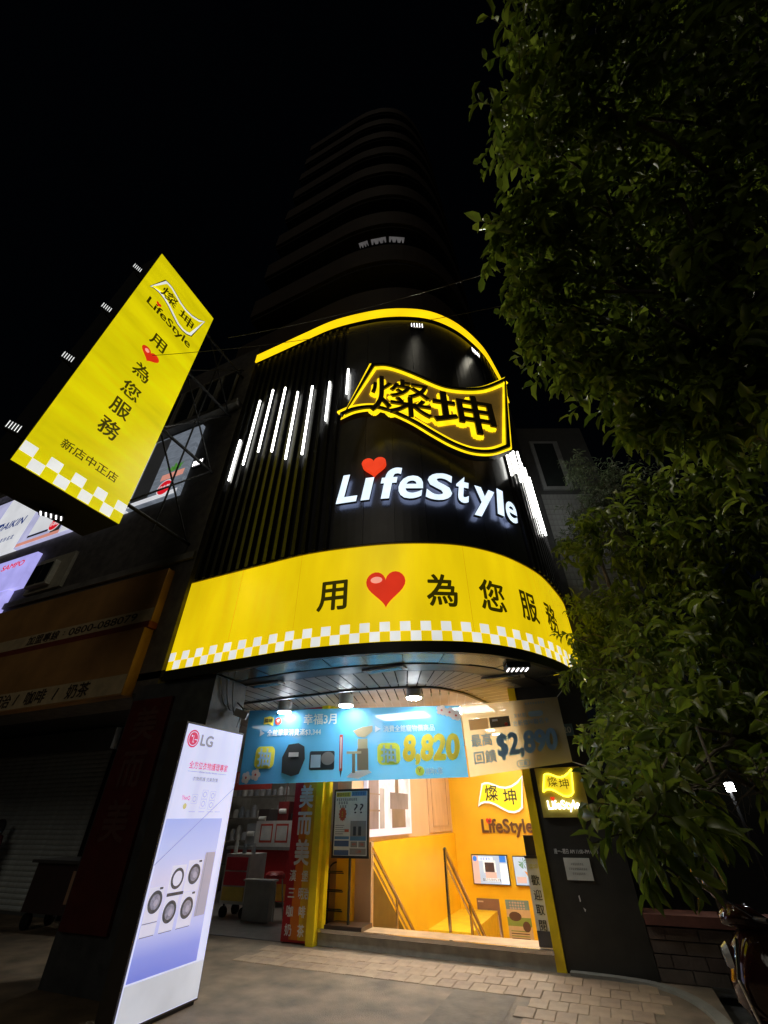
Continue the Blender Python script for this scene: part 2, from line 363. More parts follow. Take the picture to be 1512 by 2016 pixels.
for ch, pu, pz, sz, wd in (('燦', (350 + 780) / 2, 310, 1.22, 1.25), ('坤', 1035, 430, 1.25, 1.32)):
    px, py = 640 + 400 / 1512 * pu, 700 + 400 / 1512 * pz
    d = ray(px, py); nrm = FF.n; t = (nrm @ (FF.o + nrm * .1 - CAMP)) / (nrm @ d); P = CAMP + d * t
    uu = (P - FF.o) @ FF.u; zz = P[2]
    b = MB(); b.text(FF, ch, uu, zz + .02, sz, .004, 0, (.04 if ch == '燦' else .058), .02, 'C', wd + .05); b.build('letter_halo', NEON, fg)
    b = MB(); b.text(FF, ch, uu, zz + .02, sz, .075, 0, (.0015 if ch == '燦' else .01), .04, 'C', wd); b.build('raised_letter', mat('letter_dark', (.15, .105, .03), .4), fg)

# ================================================================== LIFESTYLE LETTERS
ls = thing('channel_letters', 'white glowing channel letters reading LifeStyle with a red heart over the i', 'lettering', (-1.6, 5.2, 5.9))
SIDE = mat('letter_return', (.10, .12, .16), .4); HALO = emis('letter_back_glow', (.5, .62, 1.), 3.2, .02)
def letter(ch, s0, s1, z0, z1, name='letter', m=None):
    V, Fs = glyph(ch, .018 if ch == 'e' else .03, .06); x0, x1 = V[:, 0].min(), V[:, 0].max(); y0, y1 = V[:, 1].min(), V[:, 1].max()
    q = [CV(s0 + (p[0] - x0) / (x1 - x0) * (s1 - s0) + .17 * (z0 - 6 + (p[1] - y0) / (y1 - y0) * (z1 - z0)), z0 + (p[1] - y0) / (y1 - y0) * (z1 - z0), .075 if p[2] < 0 else .135) for p in V]
    b = MB()
    for f in Fs: b.add([q[i] for i in f], [tuple(range(len(f)))], 0 if all(V[i][2] > 0 for i in f) else 2 if all(V[i][2] < 0 for i in f) else 1)
    b.build(name, [m or LETW, SIDE, HALO], ls)
for ch, s0, s1, z0, z1 in (('L', 3.03, 3.39, 6.0, 6.64), ('ı', 3.47, 3.62, 6.0, 6.5), ('f', 3.76, 4.08, 5.99, 6.69), ('e', 4.08, 4.50, 5.97, 6.49), ('S', 4.56, 5.0, 5.95, 6.57), ('t', 5.06, 5.30, 5.95, 6.57), ('y', 5.40, 5.84, 5.74, 6.43), ('l', 5.90, 6.06, 5.93, 6.57), ('e', 6.11, 6.43, 5.89, 6.40)):
    letter(ch, s0, s1, z0, z1)
b = MB(); b.prism(CV, heart(3.69, 6.78, .44, .42), .03, .13, 0); b.build('heart', REDH, ls)

# ================================================================== CANOPY SOFFIT
so = thing('entrance_canopy', 'curved soffit under the yellow fascia, shiny metal rim then narrow ceiling planks', 'canopy', (-3, 6, 3.4))
def ring(mb, w0, w1, z, n=80, u0=0., u1=None, mi=0):
    u1 = u1 or L
    for k in range(n):
        a, c = u0 + (u1 - u0) * k / n, u0 + (u1 - u0) * (k + 1) / n
        mb.add([CV(a, z, w0), CV(c, z, w0), CV(c, z, w1), CV(a, z, w1)], [(0, 1, 2, 3)], mi)
    return mb
NP = 16
for k in range(NP):
    b = MB(); ring(b, -.05, -.53, 3.403 + .004 * (k % 2), 6, L * k / NP + .004, L * (k + 1) / NP - .004); b.build('metal_panel', SOFM, so)
b = MB(); ring(b, -.52, -.86, 3.395); curved_wall(b, CV, 0, L, 3.395, 3.43, -.86, -.84); b.build('dark_ring', mat('soffit_dark', (.02, .02, .02), .4), so)
u = 0.02
while u < L - .1:
    b = MB(); d = .232
    b.add([CV(u, 3.412, -.86), CV(u + d, 3.412, -.86), CV(u + d, 3.412, -1.84), CV(u, 3.412, -1.84)], [(0, 1, 2, 3)])
    b.build('plank', PLK, so); u += .26
b = MB(); curved_wall(b, CV, 0, L, 3.385, 3.47, -1.9, -1.84); b.build('trim', mat('soffit_trim', (.04, .038, .036), .4), so)
b = MB(); b.box((-18, 5.06, 3.50), (-6.07, 8.0, 3.62))
for k in range(40):
    p_, q_ = CV(L * k / 40, 3.5, -.37), CV(L * (k + 1) / 40, 3.5, -.37); ya, yb = max(8.0, p_[1]), max(8.0, q_[1])
    b.add([p_, q_, (q_[0], yb + .01, 3.5), (p_[0], ya + .01, 3.5)], [(0, 1, 2, 3)])
b.build('slab', mat('void_black', (.02, .02, .02), .9), so)
dv = np.array([-.29, .957])
for k in range(44):
    x0 = -6.9 + k * .17
    b = MB(); w = .148; y0, y1 = 6.3, 9.2
    edge_ = [CV.p(q, -1.75) for q in np.linspace(0, L, 120)]
    while y0 < y1 and x0 + w + dv[0] / dv[1] * (y0 - 6.3) > min((x for x, y in edge_ if abs(y - y0) < .12), default=-9): y0 += .1
    y0 -= .12
    if y0 >= y1 - .05: continue
    P = lambda x, y: (x + dv[0] / dv[1] * (y - 6.3), y, 3.452)
    b.add([P(x0, y0), P(x0 + w, y0), P(x0 + w, y1), P(x0, y1)], [(0, 1, 2, 3)]); b.build('ceiling_plank', PLKW, so)
for (px, py) in ((522, 1347), (757, 1317), (990, 1333)):
    c = onz(px, py, 3.39); b = MB(); b.box((c[0] - .33, c[1] - .1, 3.37), (c[0] + .33, c[1] + .1, 3.394), 0); b.box((c[0] - .27, c[1] - .07, 3.366), (c[0] + .27, c[1] + .07, 3.37), 1)
    b.build('recessed_panel', [mat('grey_frame', (.3, .3, .3), .4), mat('dead_lamp', (.03, .03, .03), .2)], so)
FD = lambda c: Frame((c[0], c[1], 3.395), (.9, .4, 0), (.4, -.9, 0))
def floodD(label, px, py, pw):
    c = onz(px, py, 3.395); u_ = np.array([.93, .36, 0]); v_ = np.array([.36, -.93, 0]); return flood('flood_lamp', label, Frame(c, u_, v_), 0, 0, power=pw, aim=(.3, -.25, -.92))
floodD('LED flood lamp set into the soffit under the right half of the fascia', 1017, 1310, 22.)
floodD('bright LED flood lamp at the far right end of the soffit beside the leaves', 1122, 1356, 22.)

LAMP = emis('lamp_disc', (.92, .97, 1), 190, .01)
for i, (px, lab) in enumerate(((560, 'round ceiling downlight nearest the pillar, before the left end of the banner'), (681, 'middle of the three round ceiling downlights above the banner'), (815, 'round ceiling downlight above the centre of the banner, farthest from the pillar'))):
    c = onz(px, (1403, 1390, 1375)[i], 3.26); r = thing('ceiling_downlight', lab, 'downlight', (c[0], c[1], 3.45), 'round downlights under the canopy')
    b = MB(); b.tube([(c[0], c[1], 3.27), (c[0], c[1], 3.45)], .135, 0, 24); b.build('housing', WHITE, r)
    b = MB(); b.tube([(c[0], c[1], 3.255), (c[0], c[1], 3.269)], .12, 0, 24); b.build('lens', LAMP, r)

# ================================================================== APARTMENT TOWER above
tw = thing('apartment_tower', 'dark apartment tower with rounded corner balconies stacked above the shop', 'building', (-3, 6, 12.5))
TPTS = [(-17, 5.5), (-14, 5.5), (-10, 5.5), (-8, 5.48), (-6.06, 5.45)] + [(x, y) for x, y in Curve(PTS).C[16:-1:16] - 0] + [(.3, 11.5), (.3, 15)]
TPTS = [(-17, 5.45), (-12, 5.45), (-8, 5.45), (-5.2, 5.42), (-3.6, 5.42), (-2.6, 5.58), (-1.95, 5.8), (-1.4, 6.12), (-1.0, 6.5), (-.68, 7.0), (-.4, 7.7), (-.25, 8.4), (-.15, 9.4), (-.12, 11), (-.12, 14)]
TV = Curve(TPTS)
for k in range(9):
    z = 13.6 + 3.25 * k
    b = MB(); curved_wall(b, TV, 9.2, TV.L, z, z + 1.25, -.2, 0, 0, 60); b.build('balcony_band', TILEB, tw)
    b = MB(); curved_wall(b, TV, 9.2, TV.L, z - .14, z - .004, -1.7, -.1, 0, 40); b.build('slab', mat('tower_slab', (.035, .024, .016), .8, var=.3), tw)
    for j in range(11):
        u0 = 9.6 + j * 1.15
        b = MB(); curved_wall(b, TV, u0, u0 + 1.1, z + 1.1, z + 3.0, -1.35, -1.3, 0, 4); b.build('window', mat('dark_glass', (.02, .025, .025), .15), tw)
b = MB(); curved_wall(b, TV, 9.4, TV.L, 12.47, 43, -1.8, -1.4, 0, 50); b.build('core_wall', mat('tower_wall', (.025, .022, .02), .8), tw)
b = MB()
for u0, u1 in ((13.55, 13.95), (14.1, 14.75), (14.9, 15.6)):
    ring_z = 19.6
    b.add([TV(u0, 19.93, -.6), TV(u1, 19.93, -.6), TV(u1, 19.93, -.4), TV(u0, 19.93, -.4)], [(0, 1, 2, 3)])
    for q_ in range(3): uu = u0 + (u1 - u0) * (q_ + .5) / 3; b.add([TV(uu - .06, 19.925, -.62), TV(uu + .06, 19.925, -.62), TV(uu, 19.925, -.48)], [(0, 1, 2)], 1)
b.build('lit_ceiling', [emis('balcony_ceiling', (.5, .47, .47), .15, .3, 4), mat('hanging_dark', (.01, .01, .01), .8)], tw)

# ================================================================== REAR WALL BEYOND THE CORNER (tiled)
rw = thing('tiled_side_wing', 'white tiled side wing with one window glimpsed between the cladding and the leaves', 'building', (.9, 9.6, 0))
FR = Frame((.15, 9.2, 0), (.916, .40, 0), (0, 0, 1))
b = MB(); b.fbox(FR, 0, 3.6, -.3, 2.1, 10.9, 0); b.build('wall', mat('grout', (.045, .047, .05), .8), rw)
tile_me = None
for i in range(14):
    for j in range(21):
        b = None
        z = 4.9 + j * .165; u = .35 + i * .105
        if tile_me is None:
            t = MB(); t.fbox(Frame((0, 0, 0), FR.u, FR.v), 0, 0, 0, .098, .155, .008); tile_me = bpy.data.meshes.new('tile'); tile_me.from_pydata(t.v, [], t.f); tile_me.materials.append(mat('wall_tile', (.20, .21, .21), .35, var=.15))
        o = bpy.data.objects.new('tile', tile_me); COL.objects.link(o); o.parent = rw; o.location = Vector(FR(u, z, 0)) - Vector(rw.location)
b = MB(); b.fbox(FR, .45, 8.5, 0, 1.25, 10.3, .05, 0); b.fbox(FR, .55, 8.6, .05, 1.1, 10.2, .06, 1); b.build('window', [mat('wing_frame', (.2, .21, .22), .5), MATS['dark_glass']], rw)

# ================================================================== PILLAR, NEIGHBOUR
pl = thing('arcade_pillar', 'dark arcade pillar behind the white lightbox with a dim red vertical sign', 'pillar', (-5.9, 5.4, 0))
b = MB(); b.box((-6.68, 5.02, 0), (-5.0, 5.75, 3.395)); b.build('shaft', mat('pillar_dark', (.07, .075, .08), .5, var=.3, bump=.1), pl)
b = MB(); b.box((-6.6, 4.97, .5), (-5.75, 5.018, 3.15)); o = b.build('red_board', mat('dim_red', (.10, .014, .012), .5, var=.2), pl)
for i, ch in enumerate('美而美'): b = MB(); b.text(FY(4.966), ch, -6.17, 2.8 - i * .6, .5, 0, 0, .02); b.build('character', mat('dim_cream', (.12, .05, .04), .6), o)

nb = thing('neighbour_building', 'unlit neighbouring building with windows and ledges left of the black cladding', 'building', (-11, 5.5, 0))
b = MB(); b.box((-18, 5.06, 3.3), (-6.28, 5.9, 13.3)); b.build('wall', mat('neighbour_wall', (.12, .11, .10), .8, var=.3, bump=.3), nb)
for (x0, x1) in ((-9.6, -8.95), (-8.85, -8.2), (-8.1, -7.45), (-7.35, -6.75)):
    b = MB(); b.box((x0, 5.0, 10.75), (x1, 5.055, 12.3)); w_ = b.build('window', MATS['dark_glass'], nb)
    b = MB(); F = FY(4.998); b.ribbon(F, [(x0, 10.75), (x1, 10.75), (x1, 12.3), (x0, 12.3)], .08, 0, .04); b.build('frame', mat('window_frame', (.35, .33, .26), .5), w_)
b = MB(); b.box((-18, 4.85, 10.45), (-6.3, 5.058, 10.6)); b.build('ledge', CONC, nb)
b = MB(); b.box((-18, 5.0, 5.8), (-6.3, 5.058, 5.95)); b.build('ledge', CONC, nb)

fs = thing('cafe_fascia', 'unlit orange breakfast-shop fascia of two stacked boards with a phone number', 'shop sign', (-9, 4.9, 3.25))
ORB = mat('fascia_orange', (.52, .27, .085), .5, var=.3, scale=1.2, bump=.05)
RED_ = mat('fascia_red', (.24, .05, .03), .5)
CREAM = mat('fascia_cream', (.72, .56, .32), .5, var=.15)
PRB = mat('fascia_print', (.05, .03, .02), .6)
b = MB(); b.box((-17, 4.9, 4.52), (-6.75, 5.058, 5.6)); up_ = b.build('upper_board', ORB, fs)
b = MB(); b.box((-17, 4.88, 4.40), (-6.75, 5.058, 4.515)); b.build('red_rail', RED_, fs)
b = MB(); b.box((-17, 4.86, 3.25), (-6.8, 5.058, 4.395)); lo_ = b.build('lower_board', ORB, fs)
b = MB(); b.rect(FY(4.896), -17, 4.53, -6.76, 4.78, 0, 0); b.build('cream_stripe', CREAM, up_)
b = MB(); b.rect(FY(4.856), -17, 3.27, -6.81, 3.58, 0, 0); b.build('cream_stripe', CREAM, lo_)
for t_, x_, w_ in (('加盟專線', -9.85, 1.0), (':', -9.2, .04), ('0800-088079', -8.1, 1.9)): b = MB(); b.text(FY(4.892), t_, x_, 4.655, .21 if t_ != ':' else .16, 0, 0, .012, 0, 'C', w_); b.build('lettering', PRB, up_)
for t_, x_, w_ in (('三明治', -10.25, .85), ('/', -9.66, .1), ('咖啡', -9.1, .58), ('/', -8.54, .1), ('奶茶', -7.95, .58)): b = MB(); b.text(FY(4.852), t_, x_, 3.43, .26, 0, 0, .015, 0, 'C', w_); b.build('lettering', PRB, lo_)

sh = thing('rolling_shutter', 'closed grey rolling shutter below the orange fascia at the left edge', 'shutter', (-12.5, 7.9, 0))
b = MB(); b.box((-16.5, 7.96, 0), (-10.6, 8.0, 3.45)); b.build('backing', mat('shutter_back', (.1, .11, .11), .6), sh)
SLT = mat('shutter_slat', (.68, .74, .74), .35, .2, var=.15)
t = MB(); F0 = Frame((0, 0, 0), (0, 1, 0), (0, 0, 1)); prof = [(0, 0), (-.02, .015), (-.028, .045), (-.02, .075), (0, .09)]
for i in range(4): t.add([(-16.5, prof[i][0], prof[i][1]), (-10.6, prof[i][0], prof[i][1]), (-10.6, prof[i + 1][0], prof[i + 1][1]), (-16.5, prof[i + 1][0], prof[i + 1][1])], [(0, 1, 2, 3)])
sm = bpy.data.meshes.new('slat'); sm.from_pydata(t.v, [], t.f); sm.materials.append(SLT)
for j in range(32):
    o = bpy.data.objects.new('slat', sm); COL.objects.link(o); o.parent = sh; o.location = Vector((0, 7.957, .05 + j * .0925)) - sh.location
b = MB(); b.box((-16.5, 7.7, 2.98), (-10.5, 7.95, 3.44)); b.build('shutter_box', mat('shutter_box', (.16, .17, .17), .5), sh)
b = MB(); b.box((-10.6, 7.86, 0), (-10.4, 8.0, 3.44)); b.build('guide_rail', DARK, sh)

ct = thing('snack_cart', 'dark covered snack cart parked before the rolling shutter', 'cart', (-9.6, 7.3, 0))
b = MB(); b.box((-10.4, 6.95, .25), (-8.9, 7.6, .95)); b.build('cabinet', mat('cart_dark', (.05, .03, .03), .5), ct)
b = MB(); b.box((-10.5, 6.88, .953), (-8.8, 7.66, 1.0)); b.build('worktop', mat('cart_top', (.12, .12, .12), .3, .4), ct)
b = MB(); b.box((-9.3, 6.93, .4), (-9.1, 6.948, .85)); b.build('side_panel', mat('cart_tan', (.45, .28, .18), .5), ct)
for x in (-10.3, -9.0):
    for y in (7.05, 7.5):
        b = MB(); b.tube([(x, y - .03, .12), (x, y + .03, .12)], .12, 0, 14); b.tube([(x, y, .12), (x, y, .26)], .02); b.build('wheel', DARK, ct)

ac = thing('air_conditioner', 'window air conditioner in a pale surround on the dark neighbouring wall', 'air conditioner', (-11.6, 5.2, 6.2))
b = MB(); b.box((-11.78, 4.98, 6.02), (-10.43, 5.055, 6.97)); b.build('surround', mat('ac_surround', (.5, .47, .36), .6), ac)
b = MB(); b.box((-11.62, 4.86, 6.13), (-10.85, 4.978, 6.76)); b.build('casing', mat('ac_casing', (.6, .58, .48), .5), ac)
for i in range(2):
    b = MB(); b.box((-11.57 + i * .36, 4.84, 6.18), (-11.26 + i * .36, 4.858, 6.71)); b.build('grille', MATS['dark_glass'], ac)

# billboard row on the neighbour wall
bb = thing('wall_billboard', 'long backlit billboard of home appliance adverts partly behind the yellow blade sign', 'billboard', (-12, 4.95, 7.8))
BW = emis('billboard_white', (.62, .63, .66), 1., .1, 1.5); BG = emis('billboard_wood', (.13, .15, .18), 1., .3, 3, .4, (1, 1, 6)); BD = emis('billboard_dark', (.015, .015, .015), 1.)
BR = emis('billboard_red', (.62, .01, .02), 1.); BN = emis('billboard_navy', (.02, .04, .16), 1.); BGn = emis('billboard_green', (.06, .2, .03), 1., .4, 8); BP = emis('billboard_pink', (.6, .25, .19), 1.); BL_ = emis('billboard_lilac', (.42, .42, .62), 1., .15, 2)
def panel(x0, x1, m): b = MB(); b.box((x0, 4.96, 7.8), (x1 - .02, 5.055, 10.2)); return b.build('panel', m, bb)
F = FY(4.956)
p = panel(-17.5, -15.6, BL_)
p = panel(-15.6, -13.6, BW)
b = MB(); b.text(F, 'DAIKIN', -14.65, 8.95, .42, 0, 0, .02, 0, 'C', 1.35, .2); b.build('lettering', BN, p)
b = MB(); b.poly(F, [(-15.5, 8.8), (-15.35, 9.12), (-15.05, 9.12), (-15.2, 8.98)]); b.build('emblem', BN, p)
b = MB(); b.scribble(F, -14.7, 8.35, .16, 1.4, 0, 0, 8); b.build('tagline', BN, p)
p = panel(-13.6, -11.0, BL_)
b = MB(); b.poly(F, [(-13.2, 8.15), (-12.3, 8.15), (-12.3, 9.9), (-13.2, 9.9)], 0, 0); b.disc(F, -12.75, 9.05, .33, .003, 1); b.disc(F, -12.75, 9.05, .1, .006, 0); b.rect(F, -13.2, 8.05, -12.3, 8.13, .003, 1); b.rect(F, -12.15, 7.85, -11.75, 10.1, .002, 1); b.rect(F, -13.55, 7.83, -11.7, 7.95, .004, 2); b.rect(F, -11.68, 7.83, -11.05, 10.1, .002, 0)
b.build('picture', [BW, BD, BP], p)
b = MB(); b.disc(F, -12.1, 8.25, .25, .008, 1); b.disc(F, -12.1, 8.25, .22, .011, 0); b.text(F, '日本製', -12.1, 8.25, .15, .014, 1, .02, 0, 'C', .36); b.build('badge', [BR, BW], p)
p = panel(-11, -9.15, BW)
p = panel(-9.15, -7.43, BG)
b = MB(); b.rect(F, -9.1, 7.83, -8.5, 10.15, .002, 3); b.rect(F, -9.1, 7.83, -7.5, 7.98, .004, 0); b.rect(F, -8.25, 8.42, -7.5, 8.62, .004, 1)
for k in range(26):
    a = random.uniform(.3, 2.8); r_ = random.uniform(.12, .34); c = (-7.85 + .05 * math.cos(a), 8.66); e = (c[0] + r_ * math.cos(a), c[1] + r_ * math.sin(a)); w_ = .045
    b.poly(F, [c, ((c[0] + e[0]) / 2 + w_ * math.sin(a), (c[1] + e[1]) / 2 - w_ * math.cos(a)), e, ((c[0] + e[0]) / 2 - w_ * math.sin(a), (c[1] + e[1]) / 2 + w_ * math.cos(a))], .006 + k * .0004, 2)
b.build('picture', [BW, BP, BGn, BD], p)
b = MB(); b.disc(F, -7.98, 8.14, .25, .008, 1); b.disc(F, -7.98, 8.14, .22, .011, 0); b.text(F, '日本製', -7.98, 8.14, .15, .014, 1, .02, 0, 'C', .36); b.build('badge', [BR, BW], p)
flood('flood_lamp', 'LED flood lamp on the dark wall beside the plant billboard', FY(5.03), -7.12, 8.66, power=60., aim=(-.35, -.75, -.55))

sp = thing('hanging_lightbox', 'lilac lightbox sign with red letters at the left edge under the billboard', 'shop sign', (-13.5, 4.7, 5.8))
b = MB(); b.box((-15.5, 4.93, 6.32), (-12.1, 5.055, 7.33)); b.box((-15.5, 4.93, 5.45), (-12.45, 5.055, 6.30)); b.build('face', emis('lilac', (.40, .38, .82), 1., .15, 2), sp)
b = MB(); b.text(FY(4.925), 'SAMPO', -12.95, 7.1, .24, 0, 0, .02, 0, 'C', .95); b.build('lettering', BR, sp)

# ================================================================== BLADE SIGN
bs = thing('blade_sign', 'tall yellow backlit blade sign hanging out over the street with chequered foot', 'blade sign', (-6.6, 3.5, 5.6))
FB = FX(-6.4)
b = MB(); b.box((-7.32, 1.74, 5.65), (-6.42, 3.47, 12.36)); b.build('box', mat('blade_case', (.035, .035, .03), .5), bs)
b = MB(); b.box((-6.418, 1.745, 5.655), (-6.4, 3.465, 12.355)); b.build('face', YEL2, bs)
b = MB(); q = 1.72 / 9
for i in range(9):
    for j in range(2):
        if (i + j) % 2 == 1: b.rect(FB, 1.745 + i * q, 5.66 + j * .19, 1.745 + (i + 1) * q, 5.66 + (j + 1) * .19, .004)
b.build('checker_print', WHT, bs)
for ch, z in (('用', 9.89), ('為', 8.83), ('您', 8.24), ('服', 7.71), ('務', 7.17)): b = MB(); b.text(FB, ch, 2.61, z, .42, .005, 0, .016, 0, 'C', .37); b.build('character', DGR, bs)
b = MB(); b.text(FB, '新店中正店', 2.62, 6.37, .2, .005, 0, .012, 0, 'C', .98); b.build('lettering', DGR, bs)
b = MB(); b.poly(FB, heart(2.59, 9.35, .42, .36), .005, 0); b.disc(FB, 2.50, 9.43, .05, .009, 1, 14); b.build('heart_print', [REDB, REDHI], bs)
FP_ = flag(1.9, 10.86, 1.41, 1.07)
b = MB(); b.poly(FB, FP_, .004, 0); b.poly(FB, inset(FP_, .025), .006, 1); b.poly(FB, inset(FP_, .085), .008, 2)
b.text(FB, '燦', 2.34, 11.38, .40, .011, 0, .01, 0, 'C', .42); b.text(FB, '坤', 2.88, 11.30, .40, .011, 0, .01, 0, 'C', .42); b.build('flag_logo', [DGR, WHT, YEL2], bs)
b = MB(); b.text(FB, 'LifeStyle', 2.62, 10.66, .34, .005, 0, .02, 0, 'C', 1.22); b.poly(FB, heart(2.235, 10.84, .13, .13), .009, 1); b.build('lifestyle_print', [DGR, REDB], bs)
b = MB()
for z in (6.2, 8.2, 10.2, 11.9): b.tube([(-6.6, 3.47, z), (-6.6, 5.06, z)], .035)
for i in range(3):
    z = 6.2 + i * 2; b.tube([(-6.6, 3.5, z), (-6.6, 5.0, z + 2)], .02); b.tube([(-6.6, 5.0, z), (-6.6, 3.5, z + 2)], .02)
b.tube([(-6.6, 4.2, 6.0), (-6.6, 4.2, 12)], .02); b.build('support_frame', mat('truss_black', (.008, .008, .008), .7), bs)
for i, z in enumerate((11.17, 9.48, 7.84, 6.12)):
    flood('flood_lamp', ('highest', 'upper middle', 'lower middle', 'lowest')[i] + ' of four LED flood lamps along the outer edge of the blade sign', Frame((-6.46, 1.56, z), (.25, .97, 0), (0, 0, 1)), 0, 0, sx=.5, k=.62, arm=True)
c = onz(103, 1006, 5.55)
flood('flood_lamp', 'LED flood lamp under the foot of the blade sign', Frame((-6.98, 2.75, 5.58), (.55, .84, 0), (.84, -.55, 0)), 0, 0, k=.6)

# ================================================================== FREESTANDING WASHER LIGHTBOX
lg = thing('standing_lightbox', 'tall white standing lightbox advertising washing machines beside the pillar', 'lightbox', (-4.7, 4.8, 0))
FL = FX(-4.55)
LGW = emis('lightbox_white', (.56, .58, .80), 1.05, .1, 1.2, .3, (1, 3, .4)); LGB = emis('lightbox_base', (.50, .51, .56), .9, .12, 1.5)
b = MB(); b.box((-4.78, 4.27, .03), (-4.562, 5.36, 2.6)); b.build('case', mat('case_bronze', (.09, .08, .07), .4, .3), lg)
b = MB(); b.box((-4.56, 4.295, .05), (-4.55, 5.335, 2.575)); b.build('face', LGW, lg)
b = MB(); b.box((-4.75, 4.3, 0), (-4.58, 5.33, .03)); b.build('foot', DARK, lg)
LR = emis('lg_red', (.55, .03, .10), 1., .03); LGr = emis('lg_grey', (.22, .22, .26), 1., .03); LGp = emis('lg_magenta', (.58, .06, .16), 1.)
b = MB(); b.disc(FL, 4.42, 2.42, .098, .003, 0, 40); b.ring(FL, 4.42, 2.42, .072, .080, .005, 1, 30, -1.57, 3.6); b.ring(FL, 4.42, 2.42, .072, .080, .005, 1, 6, 3.6, 4.72)
b.rect(FL, 4.414, 2.385, 4.422, 2.455, .005, 1); b.rect(FL, 4.414, 2.378, 4.438, 2.386, .005, 1); b.rect(FL, 4.44, 2.408, 4.496, 2.416, .005, 1); b.disc(FL, 4.392, 2.447, .011, .005, 1, 12); b.build('round_logo', [LR, LGW], lg)
b = MB(); b.text(FL, 'LG', 4.66, 2.42, .17, .003, 0, .035, 0, 'C', .225); b.build('brand_letters', LGr, lg)
b = MB(); b.text(FL, '衣物照護 完美對策', 4.78, 2.005, .045, .003, 0, .01, 0, 'C', .44); b.build('tagline', LGr, lg)
b = MB(); b.rect(FL, 4.45, 2.074, 4.62, 2.078, .003, 0); b.rect(FL, 4.97, 2.074, 5.14, 2.078, .003, 0); b.text(FL, 'Ultimate Laundry Solution', 4.795, 2.076, .026, .003, 0, .01, 0, 'C', .33)
b.build('ruled_line', LGr, lg)
b = MB(); b.text(FL, '全方位衣物護理專家', 4.795, 2.145, .085, .003, 0, .015, 0, 'C', .69); b.build('headline', LGp, lg)
b = MB(); b.text(FL, 'ThinQ', 4.52, 1.805, .055, .003, 0, .008, 0, 'C', .13); b.build('magenta_lettering', LGp, lg)
ICG = emis('icon_grey', (.36, .37, .5), 1.)
for u_, v_ in ((4.66, 1.80), (4.82, 1.85), (4.82, 1.755), (4.96, 1.84), (4.96, 1.745)): b = MB(); b.ring(FL, u_, v_, .022, .03, .003, 0, 16); b.ribbon(FL, [(u_ - .045, v_ - .045), (u_ + .045, v_ - .045), (u_ + .045, v_ + .045), (u_ - .045, v_ + .045)], .004, .0025, .004); b.build('icon', ICG, lg)
for u_ in (4.66, 4.82, 4.97, 5.1): b = MB(); b.rect(FL, u_ - .05, 1.672, u_ + .05, 1.678, .003); b.build('caption', ICG, lg)
b = MB(); b.disc(FL, 4.53, 1.727, .03, .003, 0); b.build('seal', emis('icon_gold', (.5, .45, .2), 1.), lg)
b = MB(); nst = 1
GR = emis('poster_blue', (.4, .4, .7), 1.); _n = GR.node_tree.nodes; _l = GR.node_tree.links
tcn = _n.new('ShaderNodeTexCoord'); sx_ = _n.new('ShaderNodeSeparateXYZ'); mrn = _n.new('ShaderNodeMapRange'); rp = _n.new('ShaderNodeValToRGB')
_l.new(tcn.outputs['Object'], sx_.inputs[0]); _l.new(sx_.outputs[2], mrn.inputs[0]); mrn.inputs[1].default_value = .352; mrn.inputs[2].default_value = 1.609; _l.new(mrn.outputs[0], rp.inputs[0])
cr_ = [(0, (.14, .18, .60)), (.12, (.21, .25, .66)), (.24, (.42, .44, .76)), (.4, (.56, .54, .76)), (.58, (.58, .54, .72)), (.75, (.46, .50, .80)), (1, (.33, .40, .78))]
rp.color_ramp.elements[0].color = (*cr_[0][1], 1); rp.color_ramp.elements[1].color = (*cr_[-1][1], 1)
for p_, c_ in cr_[1:-1]: el = rp.color_ramp.elements.new(p_); el.color = (*c_, 1)
_l.new(rp.outputs[0], _n['Principled BSDF'].inputs['Emission Color'])
b.rect(FL, 4.305, .352, 5.21, 1.609, .0025)
b.build('poster_ground', GR, lg)
WM = emis('washer_white', (.60, .58, .72), 1., .06); WD = emis('washer_dark', (.06, .06, .07), 1., .3, 20); WMd = emis('washer_mid', (.22, .21, .28), 1., .4, 25); WL = emis('washer_line', (.2, .2, .28), 1.); FRG = emis('fridge_grey', (.36, .33, .42), 1., .1)
b = MB(); b.rect(FL, 5.03, .72, 5.2, 1.28, .004, 4); b.rect(FL, 5.06, .72, 5.066, 1.28, .005, 3)
for u0, u1, z0, z1 in ((4.315, 4.51, .655, 1.03), (4.555, 4.745, .655, .945), (4.555, 4.765, .96, 1.19), (4.79, 5.0, .655, .945), (4.79, 5.01, .95, 1.22)): b.rect(FL, u0, z0, u1, z1, .0045, 0)
for (u_, v_), kind in (((4.42, .912), 1), ((4.662, 1.077), 2), ((4.908, 1.095), 1), ((4.65, .81), 1), ((4.895, .812), 1)):
    b.disc(FL, u_, v_, .09, .0065, 1, 30); b.disc(FL, u_, v_, .062 if kind == 1 else .064, .008, 2 if kind == 1 else 0, 24)
    if kind == 1: b.disc(FL, u_ + .01, v_ - .008, .028, .0095, 4, 16)
b.rect(FL, 4.56, .935, 4.793, .962, .0065, 1)
for u0, u1, v_ in ((4.316, 4.506, .755), (4.324, 4.5, .656), (4.56, 4.735, .656), (4.79, 4.99, .656)): b.rect(FL, u0, v_ - .004, u1, v_ + .004, .0065, 3)
for u_, v_ in ((4.475, 1.015), (4.98, 1.205), (4.965, .93)): b.rect(FL, u_ - .03, v_ - .009, u_ + .015, v_ + .009, .0065, 1)
b.build('washer_picture', [WM, WD, WMd, WL, FRG], lg)
b = MB(); b.add([FL(4.29, 1.215, .003), FL(4.29, 1.207, .003), FL(5.335, 1.93, .003), FL(5.335, 1.937, .003)], [(0, 1, 2, 3)]); b.build('crease', WL, lg)
